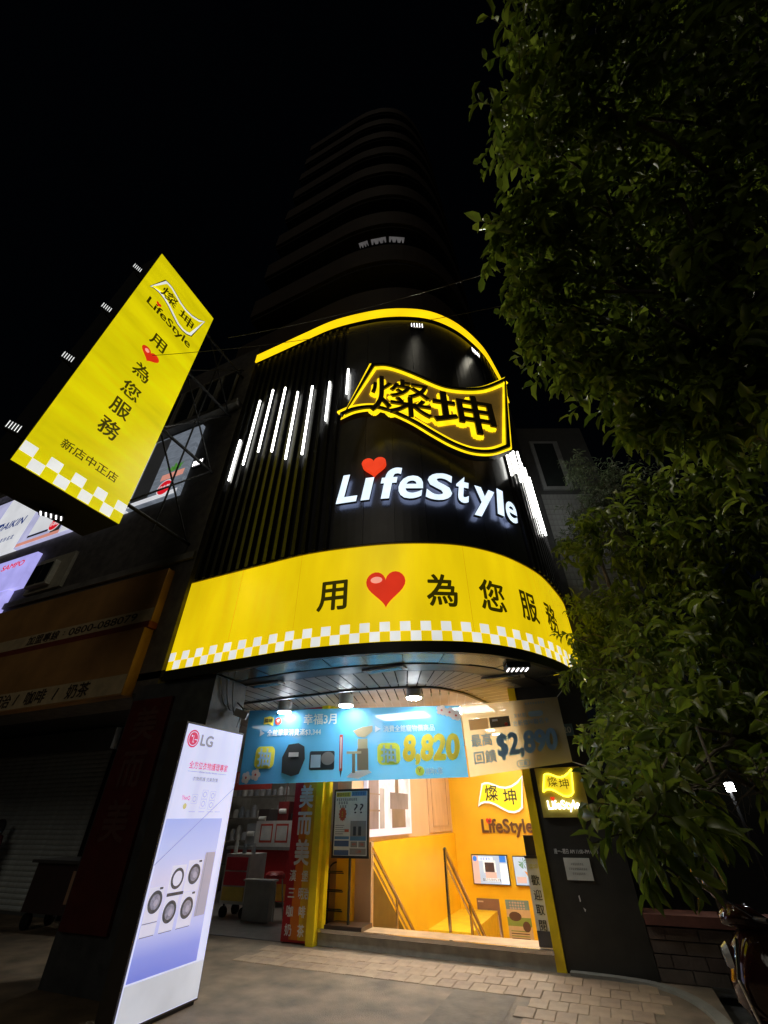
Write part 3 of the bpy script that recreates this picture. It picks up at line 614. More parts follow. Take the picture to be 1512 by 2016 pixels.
b = MB(); b.rect(FL, 4.297, .055, 5.33, .34, .002); b.build('lower_board', LGB, lg)

# spot lamp bracket over it
sc_ = thing('camera_bracket', 'small grey spot lamp on a bracket above the white lightbox', 'spot lamp', (-4.9, 5.75, 2.9))
b = MB(); b.tube([(-5.0, 5.6, 3.1), (-4.86, 5.6, 3.0), (-4.8, 5.55, 2.9)], .012); b.tube([(-4.8, 5.5, 2.9), (-4.75, 5.4, 2.7), (-4.8, 5.55, 2.75)], .008); b.build('arm', DARK, sc_)
b = MB(); Fq = Frame((-4.8, 5.5, 2.9), (.8, .5, -.33), (.3, .1, .95)); b.fbox(Fq, -.1, -.05, -.06, .1, .05, .06); b.build('head', mat('lamp_grey', (.4, .4, .4), .4), sc_)
b = MB()
for k in range(3):
    y0 = 5.1 + k * .12; b.tube([(-4.98 + .02 * k, y0 + .3 * t, 3.38 - .6 * t * (1 - t) * (1 + .4 * k) - .35 * t) for t in np.linspace(0, 1, 10)], .009, 0, 6)
tag(b.build('loose_cables', mat('cable_grey', (.12, .12, .11), .6)), 'loose sagging cables hanging from the pillar head above the white lightbox', 'cables')

# ================================================================== BANNER
bn = thing('cloth_banner', 'blue and cream promotion banner strung across under the canopy', 'banner', (-3.2, 7.5, 2.1))
bTL, bBL = onY(492, 1399, 7.36), onY(470, 1545, 7.36); bTR, bBR = onY(1097, 1372, 7.86), onY(1127, 1500, 7.86)
bTM = onY(905, 1389, 7.7); bBM = onY(924, 1530, 7.7)
def FBN(u, v, w=0.):
    if u < .70:
        t = u / .70; top = bTL + (bTM - bTL) * t; bot = bBL + (bBM - bBL) * t
    else:
        t = (u - .70) / .30; top = bTM + (bTR - bTM) * t; bot = bBM + (bBR - bBM) * t
    p = bot + (top - bot) * v
    rip = .014 * math.sin(u * 31 + 2 * v) + .003 * math.sin(u * 67 + 5 * v + 1) + (.02 * math.sin(v * 9 + u * 20) if u > .72 else 0)
    return p + np.array([0, -1, 0]) * (rip * (.3 + .7 * (1 - v)) + w)
def transl(name, col, tr=.18, em=0.):
    m = mat(name, col, .5, var=.06, scale=3); n = m.node_tree.nodes; l = m.node_tree.links; p = n['Principled BSDF']; out = n['Material Output']
    t = n.new('ShaderNodeBsdfTranslucent'); t.inputs[0].default_value = (*col, 1); tp = n.new('ShaderNodeBsdfTransparent')
    m1 = n.new('ShaderNodeMixShader'); m1.inputs[0].default_value = .6; m2 = n.new('ShaderNodeMixShader'); m2.inputs[0].default_value = tr
    l.new(p.outputs[0], m1.inputs[1]); l.new(t.outputs[0], m1.inputs[2]); l.new(m1.outputs[0], m2.inputs[1]); l.new(tp.outputs[0], m2.inputs[2]); l.new(m2.outputs[0], out.inputs[0]); return m
BB = transl('banner_blue', (.085, .40, .76), .03); BC = transl('banner_cream', (.92, .78, .46), .02)
def grid(name, u0, u1, m, nu, nv=10):
    b = MB(); V = [FBN(u0 + (u1 - u0) * i / nu, j / nv) for j in range(nv + 1) for i in range(nu + 1)]
    b.add(V, [(j * (nu + 1) + i, j * (nu + 1) + i + 1, (j + 1) * (nu + 1) + i + 1, (j + 1) * (nu + 1) + i) for j in range(nv) for i in range(nu)]); return b.build(name, m, bn, True)
grid('blue_cloth', 0, .698, BB, 90); grid('cream_cloth', .702, 1, BC, 50)
tp_ = lambda n_, c_: transl(n_, c_, .0)
BWp = tp_('banner_white', (.75, .8, .82)); BYp = tp_('banner_yellow', (.92, .76, .08)); BKp = tp_('banner_charcoal', (.05, .05, .05)); BGp = tp_('banner_grey', (.25, .25, .24)); BBp = tp_('banner_printblue', (.46, .66, .80)); BRp = tp_('banner_red', (.6, .08, .05)); BTp = tp_('banner_wood', (.5, .38, .22)); BSp = tp_('banner_silver', (.6, .6, .58)); BPk = tp_('banner_pink', (.8, .6, .5)); BDw = tp_('banner_darkwood', (.26, .17, .10))
WB = 5.9; HB = 1.2
def BN(u, v, w=0.): return FBN(u / WB, v / HB, w)         # metres along the banner
e = .012
for t_, u_, v_, sz_, w_ in (('幸福3月', 1.55, 1.02, .20, .66), ('全館單筆消費滿$3,344', 1.02, .80, .12, 1.12), ('消費全館寵物價商品', 3.22, .82, .12, .9), ('燦坤K幣', 3.59, .11, .12, .28)):
    b = MB(); b.text(BN, t_, u_, v_, sz_, e, 0, .02 if sz_ > .15 else .012, 0, 'C', w_)
    if sz_ == .12 and w_ > .5: x_ = u_ - w_ / 2 - .15; b.poly(BN, [(x_, v_ - .055), (x_, v_ + .055), (x_ + .1, v_)], e)
    b.build('white_lettering', BWp, bn)
BN0 = BN
def SH(ua, ub, va, vb): k_ = (vb - va) / (ub - ua); return lambda u, v, w=0.: BN0(va + (u - ua) * k_, v, w)
def rrect(u0, v0, u1, v1, r, n=5):
    out = []
    for cx, cy, a in ((u1 - r, v0 + r, -90), (u1 - r, v1 - r, 0), (u0 + r, v1 - r, 90), (u0 + r, v0 + r, 180)):
        out += [(cx + r * math.cos(math.radians(a + 90 * k / n)), cy + r * math.sin(math.radians(a + 90 * k / n))) for k in range(n + 1)]
    return out
for u_ in (.475, 2.85): b = MB(); b.poly(BN, rrect(u_ - .195, .23, u_ + .195, .58, .09), e, 0); b.text(BN, '抽', u_, .405, .30, e + .014, 1, .022, 0, 'C', .26); b.build('draw_badge', [BYp, BBp], bn)
b = MB(); b.text(BN, '8,820', 3.57, .46, .56, e, 0, .05, 0, 'C', .95, .12); b.disc(BN, 3.36, .12, .075, e, 0); b.text(BN, 'Y', 3.36, .13, .09, e + .011, 1, .02); b.build('price_lettering', [BYp, BRp], bn)
BN = SH(.44, .79, .36, .75)
b = MB(); b.poly(BN, [(.44, .95), (.44, 1.07), (.55, 1.09), (.63, 1.06), (.63, .92), (.54, .96)], e, 0); b.text(BN, '燦坤', .535, 1.01, .08, e + .011, 1, .02); b.disc(BN, .72, 1.0, .065, e, 2); b.poly(BN, heart(.72, 1.0, .06, .05), e + .011, 3); b.build('corner_logos', [BYp, BKp, BRp, BWp], bn)
BN = SH(.73, 1.1, .83, 1.3)
b = MB(); b.poly(BN, [(.74, .16), (.90, .10), (1.02, .13), (1.10, .36), (1.08, .56), (.98, .62), (.82, .60), (.73, .40)], e, 0); b.rect(BN, .84, .40, 1.0, .47, e + .011, 1); b.build('rice_cooker_picture', [BKp, BSp], bn)
BN = SH(1.18, 1.58, 1.39, 1.86)
b = MB(); b.poly(BN, rrect(1.18, .18, 1.58, .48, .03), e, 0); b.rect(BN, 1.21, .22, 1.37, .42, e + .011, 1); b.disc(BN, 1.48, .36, .105, e + .011, 2); b.disc(BN, 1.48, .36, .06, e + .01, 0); b.build('action_camera_picture', [BKp, BBp, BGp], bn)
BN = SH(1.68, 1.74, 1.95, 2.01)
b = MB(); b.rect(BN, 1.68, .16, 1.74, .74, e, 0); b.rect(BN, 1.70, .2, 1.72, .7, e + .005, 1); b.poly(BN, [(1.69, .16), (1.71, .06), (1.73, .16)], e, 2); b.build('brush_picture', [BRp, BWp, BKp], bn)
BN = SH(1.86, 2.28, 2.09, 2.57)
b = MB(); b.poly(BN, [(1.96, .80), (2.04, .70), (2.16, .68), (2.28, .78), (2.28, .88), (2.12, .86)], e, 0); b.rect(BN, 2.04, .50, 2.2, .66, e, 0); b.rect(BN, 2.03, .16, 2.21, .50, e, 1); b.rect(BN, 1.86, .42, 2.1, .46, e + .005, 0); b.rect(BN, 1.95, .12, 2.0, .42, e + .005, 1); b.poly(BN, [(1.86, .06), (2.05, .03), (2.26, .12), (2.2, .17), (1.95, .14)], e, 2); b.build('pet_fountain_picture', [BTp, BDw, BPk], bn)
BN = BN0
for cu, cv_ in ((.15, .10), (.34, .14), (3.82, 1.12), (3.95, 1.08), (4.05, 1.02)):
    b = MB()
    for k in range(5): a = k * 1.257; b.disc(BN, cu + .055 * math.cos(a), cv_ + .055 * math.sin(a), .042, e + .001 * k, 0, 12)
    b.disc(BN, cu, cv_, .02, e + .009, 1, 10); b.build('blossom', [BPk, BRp], bn)
b = MB(); b.text(BN, '$2,890', 5.22, .41, .50, e, 0, .05, 0, 'C', 1.05, .08); b.text(BN, '最高', 4.44, .56, .22, e, 0, .02, 0, 'C', .38); b.text(BN, '回饋', 4.46, .28, .22, e, 0, .02, 0, 'C', .40); b.text(BN, '台新燦坤聯名卡', 5.36, .78, .11, e, 0, .01, 0, 'C', .62); b.text(BN, '3/31前', 5.2, .92, .09, e, 0, .01, 0, 'C', .22); b.poly(BN, rrect(5.34, .87, 5.6, .97, .05), e, 0); b.scribble(BN, 5.5, 1.12, .04, .36, e, 0, 8); b.text(BN, '限量', 5.1, .09, .07, e, 0, .01)
b.ribbon(BN, rrect(4.99, .04, 5.21, .14, .045, 3), .01, e - .002, e + .002); b.build('blue_lettering', BBp, bn)
b = MB(); b.poly(BN, [(4.26, .74), (4.61, .74), (4.61, .93), (4.26, .93)], e, 0); b.poly(BN, [(4.64, .74), (5.0, .74), (5.0, .93), (4.64, .93)], e, 1); b.rect(BN, 4.69, .85, 4.79, .89, e + .011, 2); b.disc(BN, 4.93, .78, .03, e + .011, 3); b.build('card_picture', [BTp, BKp, BWp, BRp], bn)
b = MB(); b.tube([bTL + np.array([-.35, -.3, .03]), bTL], .006); b.tube([bTR, bTR + np.array([.25, -.1, .2])], .006); b.tube([bBR, bBR + np.array([.3, 0, -.1])], .006); b.build('cord', WHITE, bn)

# ================================================================== ENTRANCE: posts, step, right wall
ep = thing('stair_entrance_surround', 'yellow painted frame posts standing either side of the stair entrance', 'door frame', (-2.9, 8, 0))
for lo, hi in (((-4.81, 7.9, 0), (-4.67, 8.02, 3.45)), ((-4.82, 8.023, 0), (-4.60, 8.14, 3.45)), ((-1.07, 7.93, 0), (-.95, 8.1, 3.45))):
    b = MB(); b.box(lo, hi); b.build('post', YPOST, ep)
cs = thing('striped_column_sign', 'red, orange and yellow striped column board with white breakfast menu characters', 'column sign', (-5.05, 7.95, 0))
FC = FY(7.94)
RS = mat('stripe_red', (.42, .015, .02), .45); OS = mat('stripe_orange', (.66, .16, .01), .45); YS = mat('stripe_yellow', (.72, .40, .02), .45)
b = MB(); b.box((-5.30, 7.945, .02), (-4.83, 8.3, 3.45)); b.build('board', RS, cs)
b = MB(); b.add([FC(-5.15, .05), FC(-4.98, .05), FC(-5.0, 3.4), FC(-5.1, 3.4)], [(0, 1, 2, 3)]); b.build('stripe', OS, cs)
b = MB(); b.add([FC(-4.98, .05), FC(-4.832, .05), FC(-4.832, 3.4), FC(-5.0, 3.4)], [(0, 1, 2, 3)]); b.build('stripe', YS, cs)
F = FY(7.934)
for i, ch in enumerate('美而美'): b = MB(); b.text(F, ch, -5.03, 1.93 - i * .40, .36, 0, 0, .03, 0, 'C', .30); b.build('character', WHITE, cs)
for i, (a, c) in enumerate((('漢', '堡'), ('三', '明治'), ('咖', '啡'), ('奶', '茶'))):
    for t_, x_, w_ in ((a, -5.17, .13), (c, -4.93, .13 if len(c) == 1 else .2)): b = MB(); b.text(F, t_, x_, .82 - i * .22, .15, 0, 0, .016, 0, 'C', w_); b.build('character', WHITE, cs)

st = struct('entrance_step', MB().add([(-4.66, 8.02, 0), (-1.0, 7.93, 0), (-1.0, 8.5, 0), (-4.66, 8.5, 0), (-4.66, 8.02, .172), (-1.0, 7.93, .172), (-1.0, 8.5, .172), (-4.66, 8.5, .172)], [(4, 5, 6, 7), (0, 1, 5, 4)]), mat('step_stone', (.36, .34, .28), .6, var=.25, bump=.15))
b = MB(); b.add([(-4.67, 8.0, .15), (-1.06, 7.905, .15), (-1.06, 7.97, .195), (-4.67, 8.06, .195), (-4.67, 8.0, .195), (-1.06, 7.905, .195)], [(0, 1, 5, 4), (4, 5, 2, 3)]); b.build('nosing', STEEL, st)
b = MB(); b.add([(-4.6, 8.06, .182), (-1.06, 7.975, .182), (-1.06, 8.48, .182), (-4.6, 8.48, .182)], [(0, 1, 2, 3)]); b.build('landing_tile', mat('landing_tan', (.55, .38, .22), .4, var=.2, bump=.05), st)
for k in range(15):
    z = .18 - .17 * (k + 1); y = 8.5 + .29 * k; b = MB(); b.box((-4.28, y, z - .5), (-1.02, y + .29, z)); b.build('tread', mat('stair_tread', (.5, .36, .2), .5), st)
b = MB(); b.box((-4.28, 12.86, -3), (-1.02, 15.1, -2.56)); b.build('lower_floor', mat('lower_floor', (.5, .4, .22), .5), st)

sw = thing('stairwell', 'bright orange stairwell walls leading down behind the entrance', 'stairwell', (-2.6, 12, .2))
XL, YB = -4.3, 15.1
b = MB(); b.box((XL - .3, 8.43, -3), (XL, YB, 1.22)); b.build('side_wall', ORW, sw)
b = MB(); b.box((XL - .35, 8.43, 1.225), (XL - .05, YB, 3.5)); b.build('upper_wall', BEIGE, sw)
b = MB(); b.box((XL - .3, YB, -3), (-.7, YB + .3, 3.5)); b.build('back_wall', ORW, sw)
b = MB(); b.box((-.99, 8.1, -3), (-.7, YB, 3.5)); b.build('right_wall', ORW, sw)
b = MB(); b.box((XL - .35, 8.1, 3.46), (-.7, YB, 3.6)); b.build('ceiling', WHITE, sw)
b = MB(); b.box((XL + .002, 12.3, -2.6), (-3.3, 15.08, -.42)); b.build('stair_turn', mat('turn_yellow', (.85, .60, .03), .5), sw)
b = MB(); b.box((-4.9, 8.56, .0), (-3.99, 8.66, 1.25)); b.build('half_wall', BEIGE, sw)
b = MB(); b.box((-4.9, 9.9, 1.225), (-4.36, 10, 3.5)); b.build('return_wall', BEIGE, sw)
p0, p1 = onX(842, 1620, XL), onX(893, 1545, XL)
b = MB(); b.box((XL - .049, 12.9, 1.27), (XL - .02, 14.9, 3.3)); d_ = b.build('door', mat('door_wood', (.60, .40, .25), .45, var=.1, stretch=(1, 1, .3)), sw)
b = MB(); b.ribbon(FX(XL - .018), [(13.2, 1.4), (14.6, 1.4), (14.6, 3.1), (13.2, 3.1)], .06, 0, .012); b.build('moulding', mat('door_mould', (.52, .34, .21), .45), d_)
for x, y in ((-3.7, 9.6), (-2.0, 9.6)):
    b = MB(); b.box((x - .55, y - .3, 3.43), (x + .55, y + .3, 3.455)); b.build('ceiling_panel', emis('panel_light', (1, .97, .9), 40, .01), sw)
for k in range(5):
    y = 10.8 + k * .8
    b = MB(); b.tube([(-2.3, y, 3.44), (-2.3, y, 3.458)], .12, 0, 16); b.build('spot', emis('spot_light', (1, .95, .86), 150, .01), sw)
# framed lit poster on the upper wall
lp = thing('wall_lightbox', 'lit kitchen photo lightbox high on the stairwell side wall', 'lightbox', (XL, 10.3, 1.3))
FXL = FX(XL + .0)
b = MB(); b.box((XL - .048, 8.95, 1.3), (XL + .03, 11.4, 2.9)); b.build('frame', emis('lit_white', (.62, .56, .62), 1.0, .02), lp)
b = MB(); b.box((-4.95, 8.94, 1.3), (-4.38, 8.96, 2.9)); b.build('side_picture', emis('pic_side', (.5, .42, .42), 1., .5, 5, stretch=(6, 1, 1)), lp)
b = MB(); F = FX(XL + .034)
b.rect(F, 9.0, 1.42, 11.3, 2.85, 0, 0); b.rect(F, 9.0, 1.42, 9.5, 2.85, .002, 1); b.rect(F, 9.55, 1.42, 9.8, 2.1, .002, 2); b.rect(F, 10.1, 1.75, 11.2, 2.05, .003, 1); b.rect(F, 10.2, 1.42, 11.0, 1.75, .003, 3); b.rect(F, 10.4, 2.05, 10.6, 2.4, .004, 3); b.rect(F, 9.0, 1.70, 9.55, 1.73, .004, 3); b.rect(F, 9.0, 1.98, 9.55, 2.0, .004, 3)
b.build('picture', [emis('pic_pale', (.60, .54, .56), 1., .3, 3), emis('pic_grey', (.16, .12, .12), 1., .3), emis('pic_mid', (.28, .24, .23), 1., .3), emis('pic_brown', (.15, .10, .07), 1., .3)], lp)
# wall logo and lettering
def px_on(F_Y, *pts): return [onY(x, y, F_Y) for x, y in pts]
wl = thing('wall_flag_logo', 'small yellow flag logo with white border on the orange back wall', 'logo sign', (-2.8, YB, 1.5))
a, c = px_on(YB, (944, 1602), (1029, 1527)); F = FY(YB); fw, fh = c[0] - a[0], c[2] - a[2]
fp = flag(a[0], a[2], fw, fh)
b = MB(); b.prism(F, fp, .02, .08, 0, 1); b.build('backing', [WHT, mat('logo_edge', (.1, .08, .05), .5)], wl)
b = MB(); b.prism(F, inset(fp, .05), .081, .088, 0); b.build('yellow_face', emis('logo_yellow', (.85, .68, .01), .9), wl)
b = MB(); b.text(F, '燦', a[0] + .31 * fw, a[2] + .55 * fh, .42, .092, 0, .01, 0, 'C', .38); b.text(F, '坤', a[0] + .68 * fw, a[2] + .44 * fh, .42, .092, 0, .01, 0, 'C', .38); b.build('lettering', BLK, wl)
wt = thing('wall_lettering', 'brown LifeStyle lettering with red heart dot on the orange back wall', 'lettering', (-2.8, YB, 1.2))
a, c = px_on(YB, (951, 1645), (1048, 1618)); b = MB(); b.text(F, 'LifeStyle', (a[0] + c[0]) / 2, (a[2] + c[2]) / 2 + .02, .44, .02, 0, .025, .03, 'C', c[0] - a[0]); b.build('letters', mat('brown_letter', (.12, .045, .01), .5), wt)
h_ = onY(963, 1618, YB); b = MB(); b.prism(F, heart(h_[0], h_[2], .16, .17), .02, .05); b.build('heart', mat('red_plain', (.7, .04, .02), .4), wt)
# televisions
def tv(label, pa, pb, kind):
    a, c = px_on(YB - .08, pa, pb); F = FY(YB - .08); r = thing('television', label, 'television', (a[0], YB - .08, c[2]), 'screens on the back wall')
    b = MB(); b.fbox(F, a[0], c[2], -.06, c[0], a[2], 0); b.build('case', DARK, r)
    w, h = c[0] - a[0], a[2] - c[2]; u0, v0 = a[0], c[2]; R_ = lambda x0, y0, x1, y1, wv, mi: b.rect(F, u0 + x0 * w, v0 + y0 * h, u0 + x1 * w, v0 + y1 * h, wv, mi)
    SB = emis('screen_blue', (.42, .52, .66), .9, .1); SW = emis('screen_white', (.75, .78, .8), 1.); SD = emis('screen_dark', (.05, .03, .03), 1.); SP = emis('screen_pink', (.62, .42, .36), .9); ST = emis('screen_tag', (.03, .18, .62), 1.); SO = emis('screen_orange', (.62, .26, .03), .9); SG = emis('screen_green', (.12, .25, .16), .9)
    b = MB(); R_(.02, .03, .98, .97, .002, 0)
    if kind == 1:
        R_(.02, .03, .2, .97, .004, 3); R_(.32, .4, .66, .8, .004, 1); R_(.36, .42, .62, .74, .006, 2); R_(.36, .22, .66, .42, .005, 3); R_(.78, .75, .95, .97, .006, 4); R_(.78, .05, .97, .7, .004, 1); R_(.33, .12, .72, .22, .007, 1); R_(.18, .8, .6, .92, .004, 1)
        b.scribble(F, u0 + .4 * w, v0 + .86 * h, .06, .3, .009, 4, 4); b.scribble(F, u0 + .52 * w, v0 + .17 * h, .055, .5, .009, 2, 9); b.disc(F, u0 + .1 * w, v0 + .86 * h, .06, .006, 4, 14)
    else:
        b.poly(F, [(u0 + .45 * w, v0 + .5 * h), (u0 + .7 * w, v0 + .42 * h), (u0 + .95 * w, v0 + .08 * h), (u0 + .75 * w, v0 + .1 * h)], .005, 5); R_(.08, .1, .5, .3, .004, 3)
        for k in range(9): a_ = k * .7; b.poly(F, [(u0 + .45 * w, v0 + .8 * h), (u0 + .45 * w + .14 * math.cos(a_), v0 + .76 * h + .1 * math.sin(a_)), (u0 + .47 * w + .11 * math.cos(a_ + .3), v0 + .75 * h + .12 * math.sin(a_ + .3))], .006 + k * .0005, 6)
    b.build('screen', [SB, SW, SD, SP, ST, SO, SG], r)
tv('wide television showing a pale living room on the orange back wall', (927, 1682), (1006, 1744), 1)
tv('second television showing an orange chair, half hidden by the brochure stand', (1008, 1685), (1062, 1746), 2)
def poster(label, pa, pb, kind):
    a, c = px_on(YB - .02, pa, pb); F = FY(YB - .02); r = thing('wall_poster', label, 'poster', (a[0], YB, c[2]), 'posters on the back wall'); w, h = c[0] - a[0], a[2] - c[2]; u0, v0 = a[0], c[2]
    b = MB(); b.fbox(F, u0, v0, -.018, c[0], a[2], 0); b.build('sheet', two('poster_brown', (.20, .11, .08)) if kind == 1 else two('poster_cream', (.62, .45, .25)), r)
    b = MB(); M_ = [two('poster_pale', (.55, .42, .36)), two('poster_green', (.22, .30, .06)), two('poster_teal', (.18, .28, .27)), two('poster_choc', (.10, .05, .03))]
    R_ = lambda x0, y0, x1, y1, wv, mi: b.rect(F, u0 + x0 * w, v0 + y0 * h, u0 + x1 * w, v0 + y1 * h, wv, mi)
    if kind == 1:
        R_(.05, .9, .3, .94, .003, 0); b.scribble(F, u0 + .32 * w, v0 + .66 * h, .06, .4 * w, .003, 0, 8); b.poly(F, [(u0 + .1 * w, v0 + .05 * h), (u0 + .95 * w, v0 + .05 * h), (u0 + .9 * w, v0 + .6 * h), (u0 + .55 * w, v0 + .35 * h)], .003, 0); b.poly(F, [(u0 + .5 * w, v0 + .2 * h), (u0 + .8 * w, v0 + .4 * h), (u0 + .85 * w, v0 + .5 * h), (u0 + .6 * w, v0 + .15 * h)], .005, 3)
    else:
        R_(0, .78, 1, 1, .003, 2); R_(0, .4, 1, .6, .003, 1); b.disc(F, u0 + .35 * w, v0 + .62 * h, .16, .005, 3, 20, .09); b.scribble(F, u0 + .5 * w, v0 + .88 * h, .16, .7 * w, .005, 0, 6)
        for k in range(5): R_(.1, .06 + .055 * k, .85, .08 + .055 * k, .004, 3 if k % 2 else 1)
        b.disc(F, u0 + .78 * w, v0 + .4 * h, .1, .006, 3, 14)
    b.build('print', M_, r)
poster('dark brown poster on the orange back wall below the televisions', (938, 1768), (992, 1850), 1)
poster('green and cream camping poster next to the brown one below the televisions', (994, 1771), (1054, 1862), 2)
# handrails
def rail(label, X, top, low, name='handrail', glass=False):
    a, c = onX(*top, X), onX(*low, X); r = thing(name, label, 'handrail', (X, a[1], .18), 'stainless stair handrails'); BR_ = mat('rail_steel', (.50, .40, .28), .18, 1.)
    c = c + (c - a) * .5
    b = MB(); b.tube([a, c], .03, 0, 12); b.build('top_rail', BR_, r); dn = np.array([0, 0, -.16])
    b = MB(); b.tube([a + dn, c + dn], .018, 0, 10); b.build('lower_rail', BR_, r)
    for k, t in enumerate((0, .4, .72)):
        p = a + (c - a) * t; b = MB(); b.tube([(p[0], p[1], p[2] - 1.0 if k else .18), p + np.array([0, 0, .01])], .026, 0, 12); b.build('post', BR_, r)
    if glass:
        b = MB(); b.add([a + np.array([0, .03, -.25]), c + np.array([0, 0, -.25]), c + np.array([0, 0, -1.0]), (a[0], a[1] + .03, .2)], [(0, 1, 2, 3)]); b.build('infill_panel', GLASS, r)
q = onz(728, 1822, .18); rail('handrail with dark infill running down the left side of the stairs', q[0], (731, 1668), (812, 1828), glass=True)
q = onz(888, 1835, .18); rail('open handrail rising alone in the middle of the stair mouth', q[0], (875, 1672), (955, 1845))

# poster stand, rack, brochure stand
ps = thing('poster_stand', 'black framed promotion board on a pole and slab base at the stair entrance', 'sign stand', (-4.28, 8.2, .18))
F = FY(8.15); BKM = mat('stand_black', (.03, .026, .024), .4)
A0 = onY(652, 1689, 8.15); A1 = onY(727, 1552, 8.15); u0, u1, v0, v1 = A0[0], A1[0], A0[2], A1[2]; um = (u0 + u1) / 2
b = MB(); b.fbox(F, u0, v0, -.03, u1, v1, 0); b.build('frame', BKM, ps)
b = MB(); b.fbox(F, u0 + .035, v0 + .035, .001, u1 - .035, v1 - .035, .006); sh_ = b.build('sheet', two('sheet_white', (.8, .82, .74)), ps)
w, h = u1 - u0, v1 - v0; R_ = lambda x0, y0, x1, y1, wv, mi: b.rect(F, u0 + x0 * w, v0 + y0 * h, u0 + x1 * w, v0 + y1 * h, wv, mi)
b = MB(); M_ = [two('sheet_yellow', (.62, .55, .05)), two('sheet_blue', (.13, .28, .45)), two('sheet_ink', (.06, .06, .06)), two('sheet_red', (.62, .12, .05)), two('sheet_grey', (.33, .32, .28)), two('sheet_navy', (.08, .14, .28))]
R_(.07, .88, .48, .95, .008, 0); R_(.51, .89, .93, .96, .008, 1); b.text(F, '新店中正店', u0 + .27 * w, v0 + .915 * h, .05, .011, 2, .01, 0, 'C', .35 * w); b.scribble(F, u0 + .72 * w, v0 + .925 * h, .045, .35 * w, .011, 5, 5); b.scribble(F, u0 + .38 * w, v0 + .84 * h, .04, .6 * w, .008, 2, 10); b.scribble(F, u0 + .28 * w, v0 + .79 * h, .045, .2, .008, 2, 4); b.scribble(F, u0 + .28 * w, v0 + .735 * h, .04, .15, .008, 2, 3)
star = [(u0 + .27 * w + (.09 if k % 2 else .115) * w / .55 * math.cos(k * math.pi / 12) * .55, v0 + .62 * h + (.10 if k % 2 else .12) * h * .9 * math.sin(k * math.pi / 12)) for k in range(24)]
b.poly(F, star, .008, 3); b.scribble(F, u0 + .27 * w, v0 + .62 * h, .09, .035, .012, 0, 1); b.text(F, '??', u0 + .72 * w, v0 + .70 * h, .2, .008, 2, 0, 0, 'C', .26 * w)
R_(.5, .30, .93, .52, .008, 4); R_(.58, .31, .66, .44, .010, 2); R_(.72, .31, .8, .44, .010, 2); R_(.5, .24, .93, .30, .008, 1); R_(.5, .05, .93, .135, .008, 4); R_(.52, .15, .7, .23, .008, 4); R_(.73, .15, .91, .23, .008, 4); R_(.07, .16, .47, .24, .008, 5); R_(.07, .04, .47, .11, .008, 5); R_(.07, .26, .47, .30, .008, 1)
b.text(F, '499', u0 + .61 * w, v0 + .19 * h, .05, .011, 3, .01); b.text(F, '388', u0 + .82 * w, v0 + .19 * h, .05, .011, 3, .01); b.text(F, '1,289', u0 + .74 * w, v0 + .09 * h, .05, .011, 3, .01)
for k in range(5): R_(.08, .33 + .03 * k, .3 + .03 * (k % 3), .34 + .03 * k, .008, 4)
R_(.34, .36, .46, .40, .008, 3); b.build('print', M_, sh_)
b = MB(); b.tube([(um, 8.17, .2), (um, 8.17, v0 + .05)], .022, 0, 10); b.build('pole', BKM, ps)
b = MB(); b.box((um - .36, 8.04, .182), (um + .3, 8.44, .235)); b.build('base', mat('stand_base', (.07, .04, .025), .35), ps)
rk = thing('leaflet_rack', 'thin black hooped wire rack behind the poster stand', 'rack', (-4.7, 8.45, .18))
r0, r1 = onY(646, 1815, 8.47), onY(672, 1815, 8.47); zt = onY(660, 1697, 8.47)[2]; xm = (r0[0] + r1[0]) / 2; hw = (r1[0] - r0[0]) / 2 + .03
b = MB(); b.tube([(xm - hw, 8.47, .19), (xm - hw, 8.47, zt - .12)] + [(xm - hw * math.cos(t), 8.47, zt - .12 + .12 * math.sin(t)) for t in np.linspace(.2, 2.94, 8)] + [(xm + hw, 8.47, zt - .12), (xm + hw, 8.47, .19)], .013, 0, 8); b.build('hoop', BKM, rk)
for z in (.34, .58, .82):
    b = MB(); b.box((xm - hw, 8.40, z), (xm + hw, 8.5, z + .012)); b.tube([(xm - hw, 8.39, z + .03), (xm + hw, 8.39, z + .03)], .008); b.build('shelf', BKM, rk)
b = MB(); b.box((xm - hw, 8.42, .183), (xm + hw, 8.52, .2)); b.build('base', BKM, rk)

br = thing('brochure_stand', 'narrow white take-one brochure stand against the right yellow post', 'brochure stand', (-1.3, 8.15, .18))
F = FY(8.12); qs = [onY(x, y, 8.12) for x, y in ((1058, 1838), (1092, 1840), (1068, 1690), (1044, 1690))]; u0 = min(qs[0][0], qs[3][0]); u1 = -1.08; v1 = qs[3][2]
b = MB(); b.fbox(F, u0, .34, -.05, u1, v1, 0); b.build('panel', two('brochure_white', (.66, .66, .6)), br)
b = MB(); b.fbox(F, u0, .185, -.06, u1, .338, .01); b.build('base', mat('brochure_base', (.05, .05, .06), .5), br)
b = MB(); b.fbox(F, u0 - .01, v1 + .001, -.05, u1, v1 + .03, .02); b.fbox(F, u0 + .02, v1 + .03, -.03, u1 - .02, v1 + .27, -.01); b.build('holder', BKM, br)
for i, ch in enumerate('歡迎取閱'): b = MB(); b.text(F, ch, (u0 + u1) / 2 + .0, v1 - .24 - i * .155, .12, .003, 0, .005); b.build('character', BLK, br)
b = MB(); b.text(F, '燦坤', (u0 + u1) / 2, v1 - .09, .07, .003); b.build('logo', M_[0], br)

